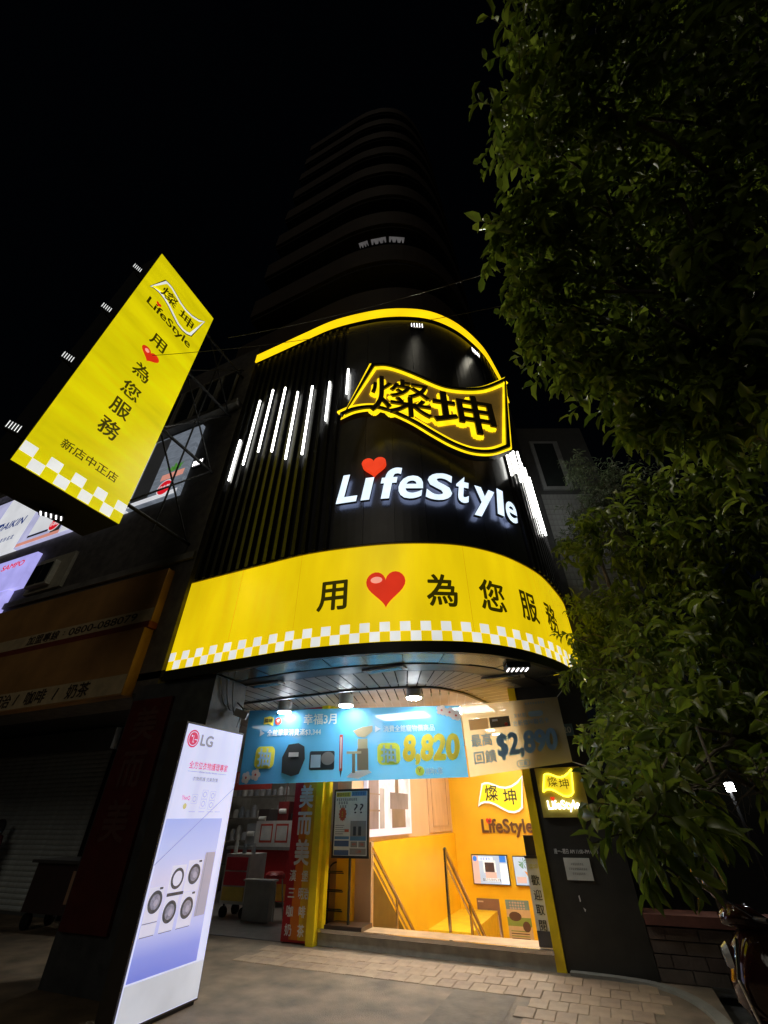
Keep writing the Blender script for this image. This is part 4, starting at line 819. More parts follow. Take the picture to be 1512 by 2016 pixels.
bw = thing('black_side_wall', 'matte black wall right of the yellow entrance post with opening hours', 'wall', (-.5, 8, 0))
b = MB(); b.box((-.945, 7.95, 0), (.1, 8.2, 3.45)); b.build('panel', mat('wall_black', (.028, .027, .022), .4, var=.25, scale=4, bump=.05), bw)
b = MB(); b.text(FY(7.944), '週一~週日 AM 11:00~PM 09:30', -.53, 1.195, .06, 0, 0, .008, 0, 'C', .58); b.build('hours_lettering', WHITE, bw)
b = MB(); F = FY(7.945); b.poly(F, [(-.62, .73), (-.605, .74), (-.60, .68), (-.615, .67)]); b.poly(F, [(-.59, .62), (-.56, .60), (-.575, .575)]); b.build('scuff', WHITE, bw)
nt = thing('paper_notice', 'pale paper notice taped to the black wall', 'notice', (-.55, 7.94, .9))
b = MB(); b.box((-.715, 7.938, .89), (-.375, 7.946, 1.125)); b.build('sheet', two('notice_paper', (.55, .56, .50)), nt)
b = MB()
for i, n_ in enumerate((7, 10, 7)): b.scribble(FY(7.936), -.545, 1.06 - i * .05, .026, .024 * n_, 0, 0, n_)
b.build('lettering', BGp, nt)
pq = thing('logo_plaque', 'small olive plaque with glowing flag logo and LifeStyle on the black wall', 'logo sign', (-.54, 7.93, 1.57))
b = MB(); b.box((-.87, 7.91, 1.58), (-.21, 7.945, 2.2)); b.build('plate', mat('plaque_olive', (.42, .34, .06), .4), pq)
F = FY(7.905); fp = flag(-.80, 1.83, .47, .34)
PN = emis('plaque_neon', (1., .82, .05), 3.2, .05)
b = MB(); b.poly(F, fp, 0.002, 0); b.ribbon(F, fp, .022, .0, .03, 1); b.build('flag', [emis('plaque_flag', (.75, .55, .02), 1.), PN], pq)
b = MB(); b.text(F, '燦', -.64, 2.02, .15, .006, 0, .0, 0, 'C', .14); b.text(F, '坤', -.48, 1.99, .15, .006, 0, .0, 0, 'C', .14); b.build('characters', mat('olive_ink', (.2, .14, .01), .5), pq)
b = MB(); b.text(F, 'LifeStyle', -.55, 1.715, .15, .006, 0, .02, .02, 'C', .45); b.build('lettering', emis('plaque_white', (1, .98, .85), 3.2), pq)
b = MB(); b.poly(F, heart(-.685, 1.80, .06, .06), .03); b.build('heart', REDH, pq)
hn = MB(); hn.box((-.38, 7.93, 2.62), (-.16, 7.948, 2.79)); o = tag(hn.build('house_number_plate', mat('plate_blue', (.12, .2, .24), .4)), 'faded blue house number plate 120 beside the cream end of the banner', 'number plate')
b = MB(); b.text(FY(7.926), '120', -.27, 2.705, .12, 0, 0, .01); b.build('digits', WHITE, o)

# ================================================================== BREAKFAST SHOP INTERIOR
cf = thing('cafe_interior', 'dim open breakfast shop room behind the white lightbox', 'shop interior', (-7, 10, 0))
b = MB(); b.box((-10.4, 8.0, -.002), (-5.31, 13, .01)); b.build('floor', mat('cafe_floor', (.26, .25, .24), .3, var=.2), cf)
b = MB(); b.box((-10.5, 13, 0), (-4.7, 13.1, 3.6)); b.build('back_wall', mat('cafe_wall', (.34, .33, .30), .6), cf)
b = MB(); b.box((-5.3, 8.31, 0), (-4.84, 13, 3.6)); b.build('side_wall', MATS['cafe_wall'], cf)
b = MB(); b.box((-10.4, 8.0, 0), (-10.3, 13, 3.6)); b.build('side_wall', MATS['cafe_wall'], cf)
b = MB(); b.box((-10.4, 8.0, 3.463), (-4.84, 13, 3.6)); b.build('ceiling', WHITE, cf)
b = MB(); b.box((-7.6, 9.2, 3.43), (-7.2, 11.5, 3.462)); b.build('ceiling_lamp', emis('cafe_lamp', (1, .95, .85), 7, .02), cf)
dc = thing('drawer_cart', 'wheeled cart with two red panels over a yellow one inside the breakfast shop', 'cart', (-7.4, 9.3, 0))
b = MB(); b.box((-7.72, 9.2, .22), (-7.08, 9.75, 1.0)); b.build('cabinet', mat('cart_white', (.5, .48, .45), .5), dc)
for i, m in enumerate((mat('drawer_yellow', (.6, .42, .08), .5), mat('drawer_red', (.55, .03, .05), .5), mat('drawer_red', (.5, .03, .05), .5))):
    b = MB(); b.box((-7.67, 9.18, .27 + i * .235), (-7.13, 9.198, .48 + i * .235)); b.build('drawer', m, dc)
for x in (-7.65, -7.15):
    for y in (9.28, 9.66): b = MB(); b.tube([(x, y - .025, .09), (x, y + .025, .09)], .09, 0, 12); b.tube([(x, y, .09), (x, y, .22)], .018); b.build('wheel', DARK, dc)
jar_m = [mat('jar_%d' % i, c, .3) for i, c in enumerate([(.5, .5, .48), (.35, .36, .38), (.2, .22, .25)])]
for i in range(5):
    x = -7.62 + i * .12; y = 9.35 + (i % 2) * .15; hgt = random.uniform(.12, .26); b = MB(); b.tube([(x, y, 1.002), (x, y, 1.0 + hgt * .7), (x, y, 1.0 + hgt)], [.045, .045, .02], 0, 10)
    tag(b.build('condiment_bottle', jar_m[i % 3]), 'small condiment bottle standing on top of the drawer cart', 'bottle', 'condiment bottles on the drawer cart')
cn = thing('serving_counter', 'red fronted serving counter with white notice boards inside the breakfast shop', 'counter', (-7.4, 10.8, 0))
b = MB(); b.box((-8.8, 10.6, .1), (-6.4, 11.3, 1.0)); b.build('front', mat('counter_red', (.5, .02, .02), .4), cn)
b = MB(); b.box((-8.8, 10.597, .12), (-6.4, 10.599, .4)); b.build('yellow_band', mat('counter_yellow', (.6, .3, .03), .4), cn)
b = MB(); b.box((-8.85, 10.5, 1.002), (-6.35, 11.35, 1.06)); b.build('top', mat('counter_top', (.25, .25, .24), .3), cn)
b = MB(); b.box((-8.05, 10.5, 1.062), (-7.0, 10.53, 1.56)); nbd = b.build('notice_board', WHITE, cn)
for x in (-7.9, -7.45):
    F = FY(10.497); b = MB(); b.fbox(F, x, 1.14, 0, x + .36, 1.5, .004, 0); b.fbox(F, x + .03, 1.18, .005, x + .33, 1.46, .008, 1); b.build('framed_menu', [mat('menu_red', (.6, .08, .05), .5), WHITE], nbd)
for i, (x, z, m) in enumerate(((-8.4, 1.5, 1), (-8.1, 1.8, 2), (-7.5, 1.95, 1), (-7.1, 1.7, 2))):
    r = thing('kitchen_machine', ('squat steel machine at the end of the counter', 'tall dark machine behind the notice board', 'dark red coffee machine with a white roll', 'black dispenser at the striped column end of the counter')[i], 'appliance', (x, 11, 1.06))
    b = MB(); b.box((x - .16, 10.8, 1.062), (x + .16, 11.2, z)); b.build('body', (jar_m[1], mat('machine_dark', (.06, .05, .05), .4), mat('machine_red', (.22, .03, .03), .4), mat('machine_dark', (.05, .05, .05), .4))[i], r)
    b = MB(); b.tube([(x - .1, 10.79, z - .2), (x + .1, 10.79, z - .2)], .05, 0, 12); b.build('roll', WHITE, r)
shf = thing('shelf_rack', 'metal shelf rack crowded with jars at the back of the breakfast shop', 'shelf', (-9, 11.9, 0))
for z in (.6, 1.1, 1.6, 2.1):
    b = MB(); b.box((-10, 11.7, z), (-8.1, 12.2, z + .03)); b.build('shelf', STEEL, shf)
for x in (-10, -8.1):
    b = MB(); b.tube([(x, 11.72, 0), (x, 11.72, 2.5)], .02); b.build('upright', STEEL, shf)
for z in (1.13, 1.63, 2.13):
    for i in range(9):
        x = -9.9 + i * .21; hh = random.uniform(.15, .36); b = MB(); b.tube([(x, 11.9, z + .002), (x, 11.9, z + hh * .75), (x, 11.9, z + hh)], [.075, .075, .04], 0, 10)
        tag(b.build('storage_jar', random.choice(jar_m)), 'jar standing among others on the metal shelf rack', 'jar', 'jars on the shelf rack')
sg = MB(); sg.box((-8.9, 10.2, 2.2), (-7.55, 10.26, 2.6)); o = tag(sg.build('red_menu_sign', mat('hang_red', (.4, .05, .04), .5)), 'red striped menu sign hanging just under the left end of the banner', 'menu sign')
b = MB()
for k in range(16): b.rect(FY(10.196), -8.87 + k * .083, 2.35, -8.83 + k * .083, 2.57)
b.build('stripe', mat('hang_pale', (.6, .3, .25), .5), o)
stl = thing('red_stool', 'stool with red seat standing beside the striped column', 'stool', (-6.5, 9.4, 0))
b = MB(); b.tube([(-6.55, 9.4, .62), (-6.55, 9.4, .68), (-6.55, 9.4, .72)], [.2, .2, .15], 0, 18); b.build('seat', mat('stool_red', (.4, .02, .02), .4), stl)
for k in range(4):
    a = .8 + k * 1.57; b = MB(); b.tube([(-6.55 + .15 * math.cos(a), 9.4 + .15 * math.sin(a), .62), (-6.55 + .24 * math.cos(a), 9.4 + .24 * math.sin(a), .01)], .015); b.build('leg', STEEL, stl)
crt = thing('bin_stand', 'pale box stand beneath the red stool seat in the breakfast shop', 'stand', (-6.75, 9.0, 0))
b = MB(); b.box((-6.95, 9.0, .03), (-6.35, 9.15, .6)); b.build('box', mat('bin_grey', (.28, .27, .24), .5), crt)
b = MB(); b.box((-7.0, 8.97, .602), (-6.3, 9.18, .63)); b.build('lid', mat('bin_lid', (.34, .33, .3), .5), crt)

# ================================================================== OVERHEAD WIRES
def wire(label, pts, r=.006):
    P = [at(*p) for p in pts]; a, c = P[0], P[-1]; b = MB(); b.tube([a + (c - a) * t + np.array([0, 0, -.25 * 4 * t * (1 - t)]) for t in np.linspace(0, 1, 14)], r, 0, 6)
    tag(b.build('overhead_wire', mat('wire_grey', (.06, .055, .045), .7)), label, 'wire')
wire('overhead wire crossing just above the yellow rim', [(300, 700, 10), (1045, 590, 9)])
wire('higher overhead wire rising towards the tree', [(450, 665, 11), (1030, 515, 10)])

# ================================================================== PLANTER, SCOOTER, LAMP
pw = thing('planter_wall', 'low block planter wall with a reddish cap right of the black wall', 'planter wall', (.9, 8, 0))
b = MB(); b.box((.11, 8.0, 0), (4.5, 8.3, .5)); b.build('core', mat('planter_core', (.12, .08, .06), .9), pw)
BLM = [mat('planter_block_%d' % i, c, .75, var=.25, bump=.3) for i, c in enumerate([(.13, .10, .075), (.11, .08, .06), (.09, .06, .045)])]
for j in range(4):
    x = .115 - (j % 2) * .18
    while x < 4.4:
        x0 = max(x, .115); b = MB(); y = 7.955 - random.uniform(0, .012); b.box((x0, y, .01 + j * .12), (x + .35, 7.998, .12 + j * .12)); b.build('block', random.choice(BLM), pw); x += .362
b = MB(); b.box((.11, 7.9, .501), (4.5, 8.35, .60)); b.build('cap', mat('planter_cap', (.16, .06, .042), .6, var=.3), pw)
edge = MB(); E_ = catmull([(-.9, 7.9), (-.3, 7.86), (.1, 7.72), (.4, 7.3), (.55, 6.6), (.6, 5.4)], 6)
for i in range(len(E_) - 1):
    a, c = E_[i], E_[i + 1]; t = (c - a) / np.linalg.norm(c - a); n_ = np.array([-t[1], t[0]]) * .06
    edge.add([(*(a - n_), 0), (*(c - n_), 0), (*(c + n_), 0), (*(a + n_), 0), (*(a - n_), .03), (*(c - n_), .03), (*(c + n_), .03), (*(a + n_), .03)], [(4, 5, 6, 7), (0, 1, 5, 4), (2, 3, 7, 6)])
struct('pavement_edging', edge, mat('edging', (.2, .19, .155), .7, bump=.2))

sct = thing('parked_scooter', 'dark glossy parked scooter with one mirror at the right edge', 'scooter', (1.2, 4.9, 0))
RB = mat('scooter_maroon', (.045, .012, .012), .08, .0, var=.1, spec=.8); CH = mat('chrome', (.7, .7, .7), .08, 1.)
def loft(secs, m, name):    # sections: (center, ry, rz) along x
    b = MB(); n = 14; V = []
    for (cx, cy, cz), ry, rz in secs: V += [(cx, cy + ry * math.cos(2 * math.pi * k / n), cz + rz * math.sin(2 * math.pi * k / n)) for k in range(n)]
    Fs = [(i * n + k, i * n + (k + 1) % n, (i + 1) * n + (k + 1) % n, (i + 1) * n + k) for i in range(len(secs) - 1) for k in range(n)] + [tuple(reversed(range(n))), tuple(range((len(secs) - 1) * n, len(secs) * n))]
    b.add(V, Fs); return b.build(name, m, sct, True)
loft([((.52, 4.9, .62), .02, .06), ((.58, 4.9, .66), .14, .18), ((.70, 4.9, .70), .2, .26), ((.82, 4.9, .68), .18, .3), ((.92, 4.9, .62), .1, .3)], RB, 'front_fairing')
loft([((.58, 4.9, .98), .05, .03), ((.66, 4.9, 1.0), .13, .07), ((.80, 4.9, .98), .12, .07), ((.9, 4.9, .95), .04, .03)], RB, 'handlebar_cover')
loft([((1.15, 4.9, .60), .1, .08), ((1.3, 4.9, .66), .17, .17), ((1.65, 4.9, .68), .18, .17), ((2.0, 4.9, .72), .08, .08)], RB, 'rear_body')
loft([((1.2, 4.9, .80), .12, .03), ((1.35, 4.9, .83), .16, .05), ((1.75, 4.9, .86), .15, .05), ((1.95, 4.9, .88), .08, .03)], mat('scooter_seat', (.02, .02, .02), .5), 'seat')
b = MB(); b.box((.88, 4.74, .28), (1.35, 5.06, .36)); b.build('footboard', DARK, sct)
for x in (.62, 1.85):
    b = MB(); TR = [(x + .2 * math.cos(t), 4.9, .24 + .2 * math.sin(t)) for t in np.linspace(0, 2 * math.pi, 25)]; b.tube(TR, .05, 0, 8, False); w_ = b.build('wheel', mat('tyre', (.02, .02, .02), .8), sct)
    b = MB(); b.tube([(x, 4.86, .24), (x, 4.94, .24)], .13, 0, 18); b.build('rim', CH, w_)
b = MB(); b.tube([(.62, 4.83, .24), (.68, 4.83, .6)], .022); b.tube([(.62, 4.97, .24), (.68, 4.97, .6)], .022); b.build('fork', CH, sct)
for s_ in (-1, 1):
    y = 4.9 + s_ * .12; b = MB(); b.tube([(.78, y, 1.0), (.82, 4.9 + s_ * .34, 1.02)], .016); b.build('handlebar', DARK, sct)
    b = MB(); tp = (.58, 4.9 + s_ * .24, 1.16); b.tube([(.76, 4.9 + s_ * .2, 1.02), (.70, 4.9 + s_ * .22, 1.06), (.63, tp[1], 1.11)], .008); mr = b.build('mirror_stalk', CH, sct)
    b = MB(); b.tube([(tp[0] + .05, tp[1], tp[2] - .07), (tp[0] + .01, tp[1], tp[2] - .02), (tp[0] - .03, tp[1], tp[2] + .05), (tp[0] - .05, tp[1], tp[2] + .09)], [.012, .038, .035, .008], 0, 12); b.build('mirror', mat('mirror_shell', (.35, .33, .32), .15, .6), mr)
b = MB(); b.tube([(.525, 4.9, .78), (.56, 4.9, .78)], [.05, .08], 0, 16); b.build('headlight', mat('lens_clear', (.6, .6, .6), .05, .3), sct)
b = MB(); b.tube([(.60, 4.78, .42), (.55, 4.75, .70), (.62, 4.74, .9)], .012, 0, 8); b.build('chrome_trim', CH, sct)

lm = thing('wall_lamp', 'single bright white lamp glinting through the dark leaves', 'lamp', at(1437, 1550, 9))
c = at(1437, 1550, 9); b = MB(); b.tube([(c[0], c[1], c[2] - .05), (c[0], c[1], c[2] + .05)], .055, 0, 12); b.build('bulb', emis('lamp_white', (.95, .97, 1), 60, .01), lm)
b = MB(); b.tube([(c[0], c[1], c[2] + .06), (c[0], c[1], c[2] + .1)], .07, 0, 12); b.tube([(c[0], c[1], c[2] + .1), (c[0], c[1] + .1, c[2] + .3), (c[0], c[1] + .1, 0)], .025); b.build('bracket', DARK, lm)

# ================================================================== TREES
def leaf_mat(name, c0, c1, rough=.32):
    m = bpy.data.materials.new(name); m.use_nodes = True; n = m.node_tree.nodes; l = m.node_tree.links; p = n['Principled BSDF']
    at_ = n.new('ShaderNodeAttribute'); at_.attribute_name = 'rnd'; mx = n.new('ShaderNodeMix'); mx.data_type = 'RGBA'; l.new(at_.outputs['Fac'], mx.inputs[0])
    mx.inputs[6].default_value = (*c0, 1); mx.inputs[7].default_value = (*c1, 1); l.new(mx.outputs[2], p.inputs['Base Color']); p.inputs['Roughness'].default_value = rough
    t = n.new('ShaderNodeBsdfTranslucent'); hs = n.new('ShaderNodeHueSaturation'); hs.inputs['Value'].default_value = 1.7; l.new(mx.outputs[2], hs.inputs['Color']); l.new(hs.outputs[0], t.inputs[0]); ms = n.new('ShaderNodeMixShader'); ms.inputs[0].default_value = .42
    l.new(p.outputs[0], ms.inputs[1]); l.new(t.outputs[0], ms.inputs[2]); l.new(ms.outputs[0], n['Material Output'].inputs[0]); return m
LEAF = leaf_mat('leaf_green', (.06, .10, .012), (.22, .29, .035), .44); LEAF2 = leaf_mat('leaf_fine', (.04, .06, .03), (.10, .13, .07), .5)
LDIR = ray(1437, 1550); LDIR = LDIR / np.linalg.norm(LDIR)
BARK = mat('bark', (.10, .08, .06), .85, var=.4, bump=.5)
def leaves(name, clumps, ll, lw, parent, m, dens=1.):
    Vs = []; Rn = []; tw_ = MB()
    for c, r, n in clumps:
        nt_ = max(2, int(n * dens / 11)); c = np.array(c)
        for _ in range(nt_):
            d0 = RNG.normal(size=3); d0 /= np.linalg.norm(d0); st = c + d0 * r * RNG.random() * .75
            td = d0 * .8 + RNG.normal(size=3) * .55 + np.array([0, 0, -.2]); td /= np.linalg.norm(td); tl = max(ll * 1.6, r * RNG.uniform(.45, 1.0)); k = int(RNG.integers(8, 14))
            t = np.linspace(.12, 1, k); sag = np.array([0, 0, -.35]) * tl; base = st + td * tl * t[:, None] + sag * (t ** 2)[:, None] * .5
            tw_.tube([st, st + td * tl * .5 + sag * .125, st + td * tl + sag * .5], [.004, .003, .0015], 0, 3, False)
            sd0 = np.cross(td, RNG.normal(size=3)); sd0 /= np.linalg.norm(sd0); sd1 = np.cross(td, sd0)
            ang = np.arange(k) * 2.4 + RNG.random() * 6; out = sd0 * np.cos(ang)[:, None] + sd1 * np.sin(ang)[:, None]
            ax = td * .55 + out * .75 + np.array([0, 0, -.45]) + RNG.normal(size=(k, 3)) * .25; ax /= np.linalg.norm(ax, axis=1)[:, None]
            up = RNG.normal(size=(k, 3)) * .45 + np.array([-.2, -.35, .8]); sd = np.cross(ax, up); sd /= np.linalg.norm(sd, axis=1)[:, None]; nn = np.cross(sd, ax)
            sz = RNG.uniform(.55, 1.25, k)[:, None]; a = ax * ll * sz; s_ = sd * lw * sz; kk = nn * lw * .35 * sz; dr = nn * ll * -.2 * sz
            q_ = base - CAMP; ql = q_ @ LDIR; gap = np.linalg.norm(q_ - ql[:, None] * LDIR, axis=1) < .035 * ql      # leaves do not grow into the lamp's line
            if gap.any(): continue
            Vs.append(np.stack([base, base + a * .35 + s_ * .5 + kk, base + a * .72 + s_ * .38 + kk + dr * .4, base + a + dr, base + a * .72 - s_ * .38 + kk + dr * .4, base + a * .35 - s_ * .5 + kk, base + a * .5], 1))
            Rn.append(np.repeat(np.clip(RNG.normal(.45, .3, k), 0, 1), 7))
    tw_.build('twigs', BARK, parent)['kind'] = 'stuff'
    V = np.concatenate(Vs); N_ = len(V); V = V.reshape(-1, 3); off = np.array(wloc(parent)); V = V - off
    fl = np.array([(0, 6, 1, 1), (1, 6, 2, 2), (2, 6, 3, 3), (3, 6, 4, 4), (4, 6, 5, 5), (5, 6, 0, 0)])[:, :3]
    idx = (fl[None] + np.arange(N_)[:, None, None] * 7).reshape(-1)
    me = bpy.data.meshes.new(name); me.vertices.add(len(V)); me.vertices.foreach_set('co', V.reshape(-1).astype(np.float32))
    nf = len(idx) // 3; me.loops.add(len(idx)); me.loops.foreach_set('vertex_index', idx.astype(np.int32)); me.polygons.add(nf)
    me.polygons.foreach_set('loop_start', np.arange(0, len(idx), 3, dtype=np.int32)); me.polygons.foreach_set('loop_total', np.full(nf, 3, np.int32))
    me.polygons.foreach_set('use_smooth', np.ones(nf, bool))
    at_ = me.attributes.new('rnd', 'FLOAT', 'POINT'); at_.data.foreach_set('value', np.concatenate(Rn).astype(np.float32))
    me.materials.append(m); me.update(); me.validate(); o = bpy.data.objects.new(name, me); COL.objects.link(o); o.parent = parent; return o
def limb(mb, a, c, r0, r1, sag=.0):
    a, c = np.array(a), np.array(c); n = 8; j = RNG.normal(size=(n + 1, 3)) * .05 * np.linalg.norm(c - a) / 2
    mb.tube([a + (c - a) * t + j[i] * (t * (1 - t) * 4) + np.array([0, 0, .25 * np.linalg.norm(c - a) * t * (1 - t)]) for i, t in enumerate(np.linspace(0, 1, n + 1))], [r0 + (r1 - r0) * t for t in np.linspace(0, 1, n + 1)], 0, 7)
ta = thing('street_tree', 'tall dark leafy street tree hanging over the upper right of the view', 'tree', (2.6, 3.2, 0))
UC = [(1085, 20, 6, .5), (1075, 120, 5.8, .5), (1060, 230, 5.4, .48), (1065, 330, 5.0, .42), (985, 462, 4.6, .16), (1035, 450, 4.6, .3), (1075, 510, 4.5, .4), (1045, 585, 4.4, .22), (1110, 610, 4.4, .38), (1140, 690, 4.3, .36), (1090, 690, 4.3, .2), (1190, 760, 4.2, .32), (1265, 800, 4.1, .32), (1345, 820, 4.0, .3), (1430, 800, 3.9, .4), (1500, 760, 3.8, .45),
      (1200, 60, 6, .7), (1200, 230, 5.6, .65), (1180, 400, 5.2, .55), (1220, 560, 4.9, .55), (1280, 670, 4.6, .5), (1370, 700, 4.4, .5), (1480, 620, 4.3, .55), (1350, 500, 5.0, .6), (1340, 300, 5.6, .7), (1340, 100, 6.2, .8), (1480, 450, 5.0, .6), (1490, 250, 5.6, .7), (1490, 80, 6.2, .8), (1130, 480, 4.8, .4)]
cl_ = [(at(x, y, d), r, 1500 * r * r + 60) for x, y, d, r in UC]
leaves('crown', cl_, .15, .066, ta, LEAF, .85)
b = MB(); tb = np.array([2.6, 3.2, 0]); b.tube([tb, tb + (.05, 0, 1.2), tb + (-.05, .05, 2.6), tb + (-.2, .1, 3.8), tb + (-.4, .2, 5.2)], [.2, .16, .14, .11, .06], 0, 12); b.build('trunk', BARK, ta)
b = MB()
for i, (c, r, n) in enumerate(cl_): s0 = tb + np.array([-.2, .1, 3.0 + (i % 5) * .4]); limb(b, s0, c, .035, .006)
b.build('limbs', BARK, ta)
tb_ = thing('corner_tree', 'dense glossy-leaved tree crowding the right end of the yellow fascia', 'tree', (1.7, 5.6, 0))
LC = [(1180, 1010, 6.2, .3), (1260, 985, 6, .35), (1350, 960, 5.6, .4), (1450, 930, 5.2, .45), (1140, 1090, 6.6, .3), (1200, 1100, 6.2, .4), (1290, 1080, 5.8, .45), (1390, 1060, 5.4, .5), (1490, 1050, 5, .5),
      (1160, 1190, 8.6, .4), (1150, 1260, 8.2, .32), (1165, 1330, 8.0, .36), (1200, 1210, 8.2, .5), (1125, 1255, 7.2, .13), (1130, 1320, 7.0, .14), (1215, 1290, 8.0, .45), (1290, 1200, 5.6, .5), (1400, 1190, 5.2, .5), (1500, 1180, 4.8, .5),
      (1200, 1390, 7.4, .38), (1260, 1340, 6.6, .5), (1340, 1320, 5, .5), (1450, 1310, 4.6, .5), (1190, 1450, 6.0, .28), (1250, 1440, 5.4, .4), (1330, 1440, 4.4, .4), (1430, 1430, 4, .42), (1505, 1420, 3.8, .4),
      (1220, 1520, 4.2, .22), (1300, 1540, 3.6, .26), (1370, 1520, 3.6, .2), (1350, 1480, 4.2, .4), (1470, 1450, 4.0, .3)]
cl2 = [(at(x, y, d), r, 1700 * r * r + 50) for x, y, d, r in LC]
leaves('crown', cl2, .145, .058, tb_, LEAF, .85)
NC = [(1235, 1590, 2.6, .09), (1285, 1610, 2.3, .07), (1345, 1560, 2.5, .1), (1262, 1640, 2.3, .05), (1500, 1540, 2.8, .1), (1320, 1570, 2.6, .12)]
cl3 = [(at(x, y, d), r, 900 * r + 6) for x, y, d, r in NC]
leaves('low_spray', cl3, .11, .042, tb_, LEAF)['kind'] = 'stuff'
b = MB(); t0 = np.array([1.7, 5.6, 0]); b.tube([t0, t0 + (0, .05, 1.0), t0 + (.05, 0, 2.2), t0 + (-.05, -.1, 3.4), t0 + (-.1, -.2, 4.4)], [.13, .11, .09, .07, .04], 0, 10); b.build('trunk', BARK, tb_)
b = MB()
for i, (c, r, n) in enumerate(cl2 + cl3): s0 = t0 + np.array([.02, -.05, min(1.4 + (i % 6) * .45, max(1.0, c[2] + .2))]); limb(b, s0, c, .022, .004)
b.build('limbs', BARK, tb_)
tc_ = thing('fine_leaf_bush', 'grey-green fine-leaved shrub before the white tiled wing', 'shrub', (1.1, 8.6, 0))
FC_ = [(1135, 915, 10.0, .3), (1180, 950, 9.6, .5), (1150, 1000, 9.4, .4), (1230, 960, 9.2, .6), (1200, 1050, 8.8, .5), (1120, 1060, 9.2, .25)]
cl4 = [(at(x, y, d), r, 1900 * r * r + 80) for x, y, d, r in FC_]; leaves('crown', cl4, .12, .022, tc_, LEAF2, 1.5)
b = MB(); t0 = np.array([1.1, 8.6, .5]); b.tube([t0, t0 + (.05, .1, 3), t0 + (.1, .1, 6.5)], [.06, .05, .03], 0, 8)
for c, r, n in cl4: limb(b, t0 + np.array([.1, .1, 5.5]), c, .02, .004)
b.build('trunk', BARK, tc_)


# ================================================================== PERSON at the left edge, standing before the shutter
def skinmesh(name, V, E, R, m, parent, hide=None):
    me = bpy.data.meshes.new(name); me.from_pydata(V, E, []); o = bpy.data.objects.new(name, me); COL.objects.link(o)
    sm_ = o.modifiers.new('skin', 'SKIN'); sm_.use_smooth_shade = True
    for i, r in enumerate(R): me.skin_vertices[0].data[i].radius = (r, r) if not isinstance(r, tuple) else r
    me.skin_vertices[0].data[0].use_root = True
    o.modifiers.new('sub', 'SUBSURF').levels = 1
    dg = bpy.context.evaluated_depsgraph_get(); nm = bpy.data.meshes.new_from_object(o.evaluated_get(dg)); bpy.data.objects.remove(o)
    nm.name = name; nm.materials.clear(); nm.materials.append(m); q = bpy.data.objects.new(name, nm); COL.objects.link(q); q.parent = parent; return q
pp = onY(1, 1625, 7.6)
pe = thing('person', 'person with black hair and maroon top cut off by the left edge before the shutter', 'person', (pp[0], 7.6, 0))
V = [(0, 0, .86), (0, 0, 1.08), (0, 0, 1.30), (0, -.01, 1.42), (0, -.02, 1.52), (0, -.01, 1.57)]; E = [(0, 1), (1, 2), (2, 3), (3, 4), (4, 5)]; R = [.105, .095, .10, .05, (.075, .09), (.055, .065)]
V.append((0, -.115, 1.49)); E.append((4, 6)); R.append(.014)                                       # nose
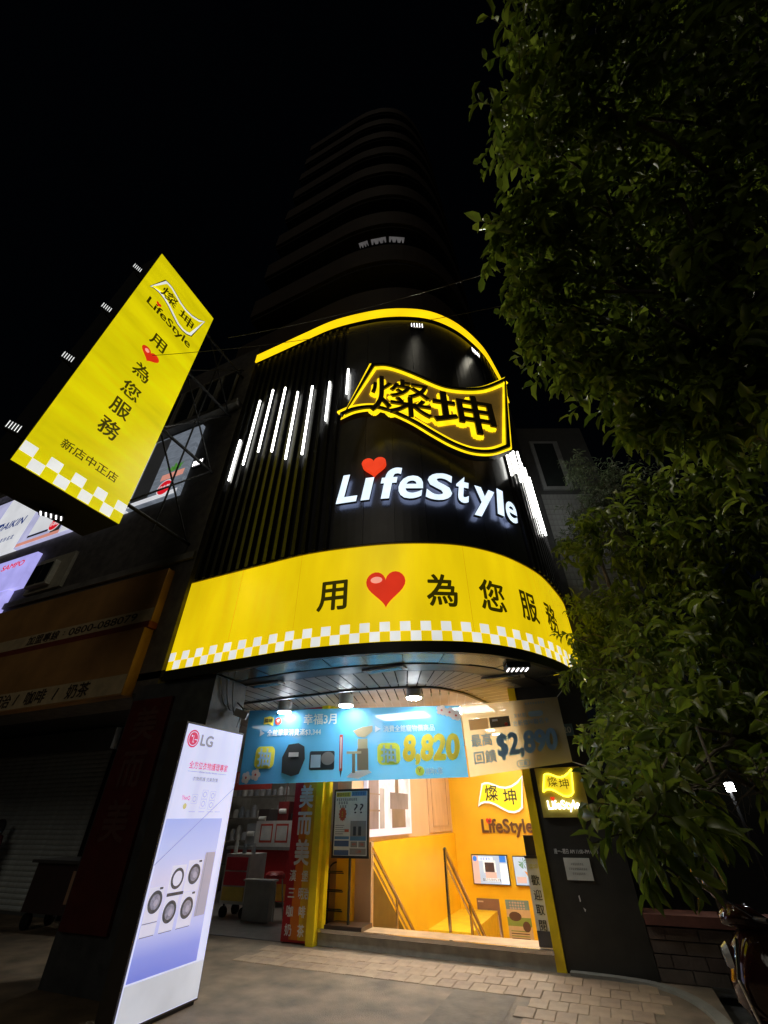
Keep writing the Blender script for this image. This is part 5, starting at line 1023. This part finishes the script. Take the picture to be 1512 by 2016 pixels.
for s_ in (-1, 1):
    i = len(V); V += [(s_ * .09, 0, .80), (s_ * .10, -.01, .44), (s_ * .10, .01, .08), (s_ * .11, -.14, .03)]; E += [(0, i), (i, i + 1), (i + 1, i + 2), (i + 2, i + 3)]; R += [.085, .055, .038, .032]
    i = len(V); V += [(s_ * .17, 0, 1.30), (s_ * .21, .02, 1.05), (s_ * .22, -.04, .82), (s_ * .22, -.06, .74)]; E += [(2, i), (i, i + 1), (i + 1, i + 2), (i + 2, i + 3)]; R += [.05, .04, .03, (.022, .036)]
    for k in range(5):
        j = len(V); dx = (-.03 if k == 4 else 0) * s_; y = -.10 + k * .02
        V += [(s_ * .22 + dx, y, .71), (s_ * .215 + dx * 1.4, y - .008, .66 if k < 4 else .685)]; E += [(i + 3, j), (j, j + 1)]; R += [.009, .008]
    j = len(V); V.append((s_ * .085, 0, 1.50)); E.append((4, j)); R.append(.016)                  # ear
SKIN = mat('skin', (.42, .28, .20), .55, var=.06)
body = skinmesh('body', V, E, R, SKIN, pe)
skinmesh('top', [(0, 0, .80), (0, 0, 1.06), (0, 0, 1.30), (-.18, 0, 1.31), (-.215, .02, 1.10), (.18, 0, 1.31), (.215, .02, 1.10)], [(0, 1), (1, 2), (2, 3), (3, 4), (2, 5), (5, 6)], [.165, .15, .15, .07, .058, .07, .058], mat('maroon_cloth', (.10, .012, .02), .8), pe)
skinmesh('trousers', [(0, 0, .84), (-.09, 0, .78), (-.10, -.01, .44), (-.10, .01, .12), (.09, 0, .78), (.10, -.01, .44), (.10, .01, .12)], [(0, 1), (1, 2), (2, 3), (0, 4), (4, 5), (5, 6)], [.135, .10, .07, .055, .10, .07, .055], mat('pale_trousers', (.38, .38, .30), .8), pe)
hb = MB(); nh = 16
for ring_, (z, rx, ry, yo) in enumerate(((1.36, .075, .05, .05), (1.46, .095, .085, .03), (1.54, .10, .105, .005), (1.60, .085, .09, 0), (1.645, .04, .045, 0))):
    hb.v += [(pe.location.x + rx * math.cos(2 * math.pi * k / nh), pe.location.y + yo + ry * math.sin(2 * math.pi * k / nh), z) for k in range(nh)]
for i in range(4):
    for k in range(nh): hb.f.append((i * nh + k, i * nh + (k + 1) % nh, (i + 1) * nh + (k + 1) % nh, (i + 1) * nh + k)); hb.m.append(0)
hb.f.append(tuple(range(4 * nh, 5 * nh))); hb.m.append(0); hb.build('hair', mat('black_hair', (.012, .01, .01), .5), pe, True)
for s_ in (-1, 1):
    b = MB(); b.disc(Frame((pe.location.x + s_ * .032, pe.location.y - .108, 1.50), (1, 0, 0), (0, 0, 1)), 0, 0, .012, 0, 0, 12, .007); b.build('eye', mat('eye_dark', (.02, .015, .01), .2), pe)
    b = MB(); b.box((pe.location.x + s_ * .11 - .045, pe.location.y - .2, 0), (pe.location.x + s_ * .11 + .045, pe.location.y + .06, .07)); b.build('shoe', mat('shoe_dark', (.03, .03, .03), .6), pe)
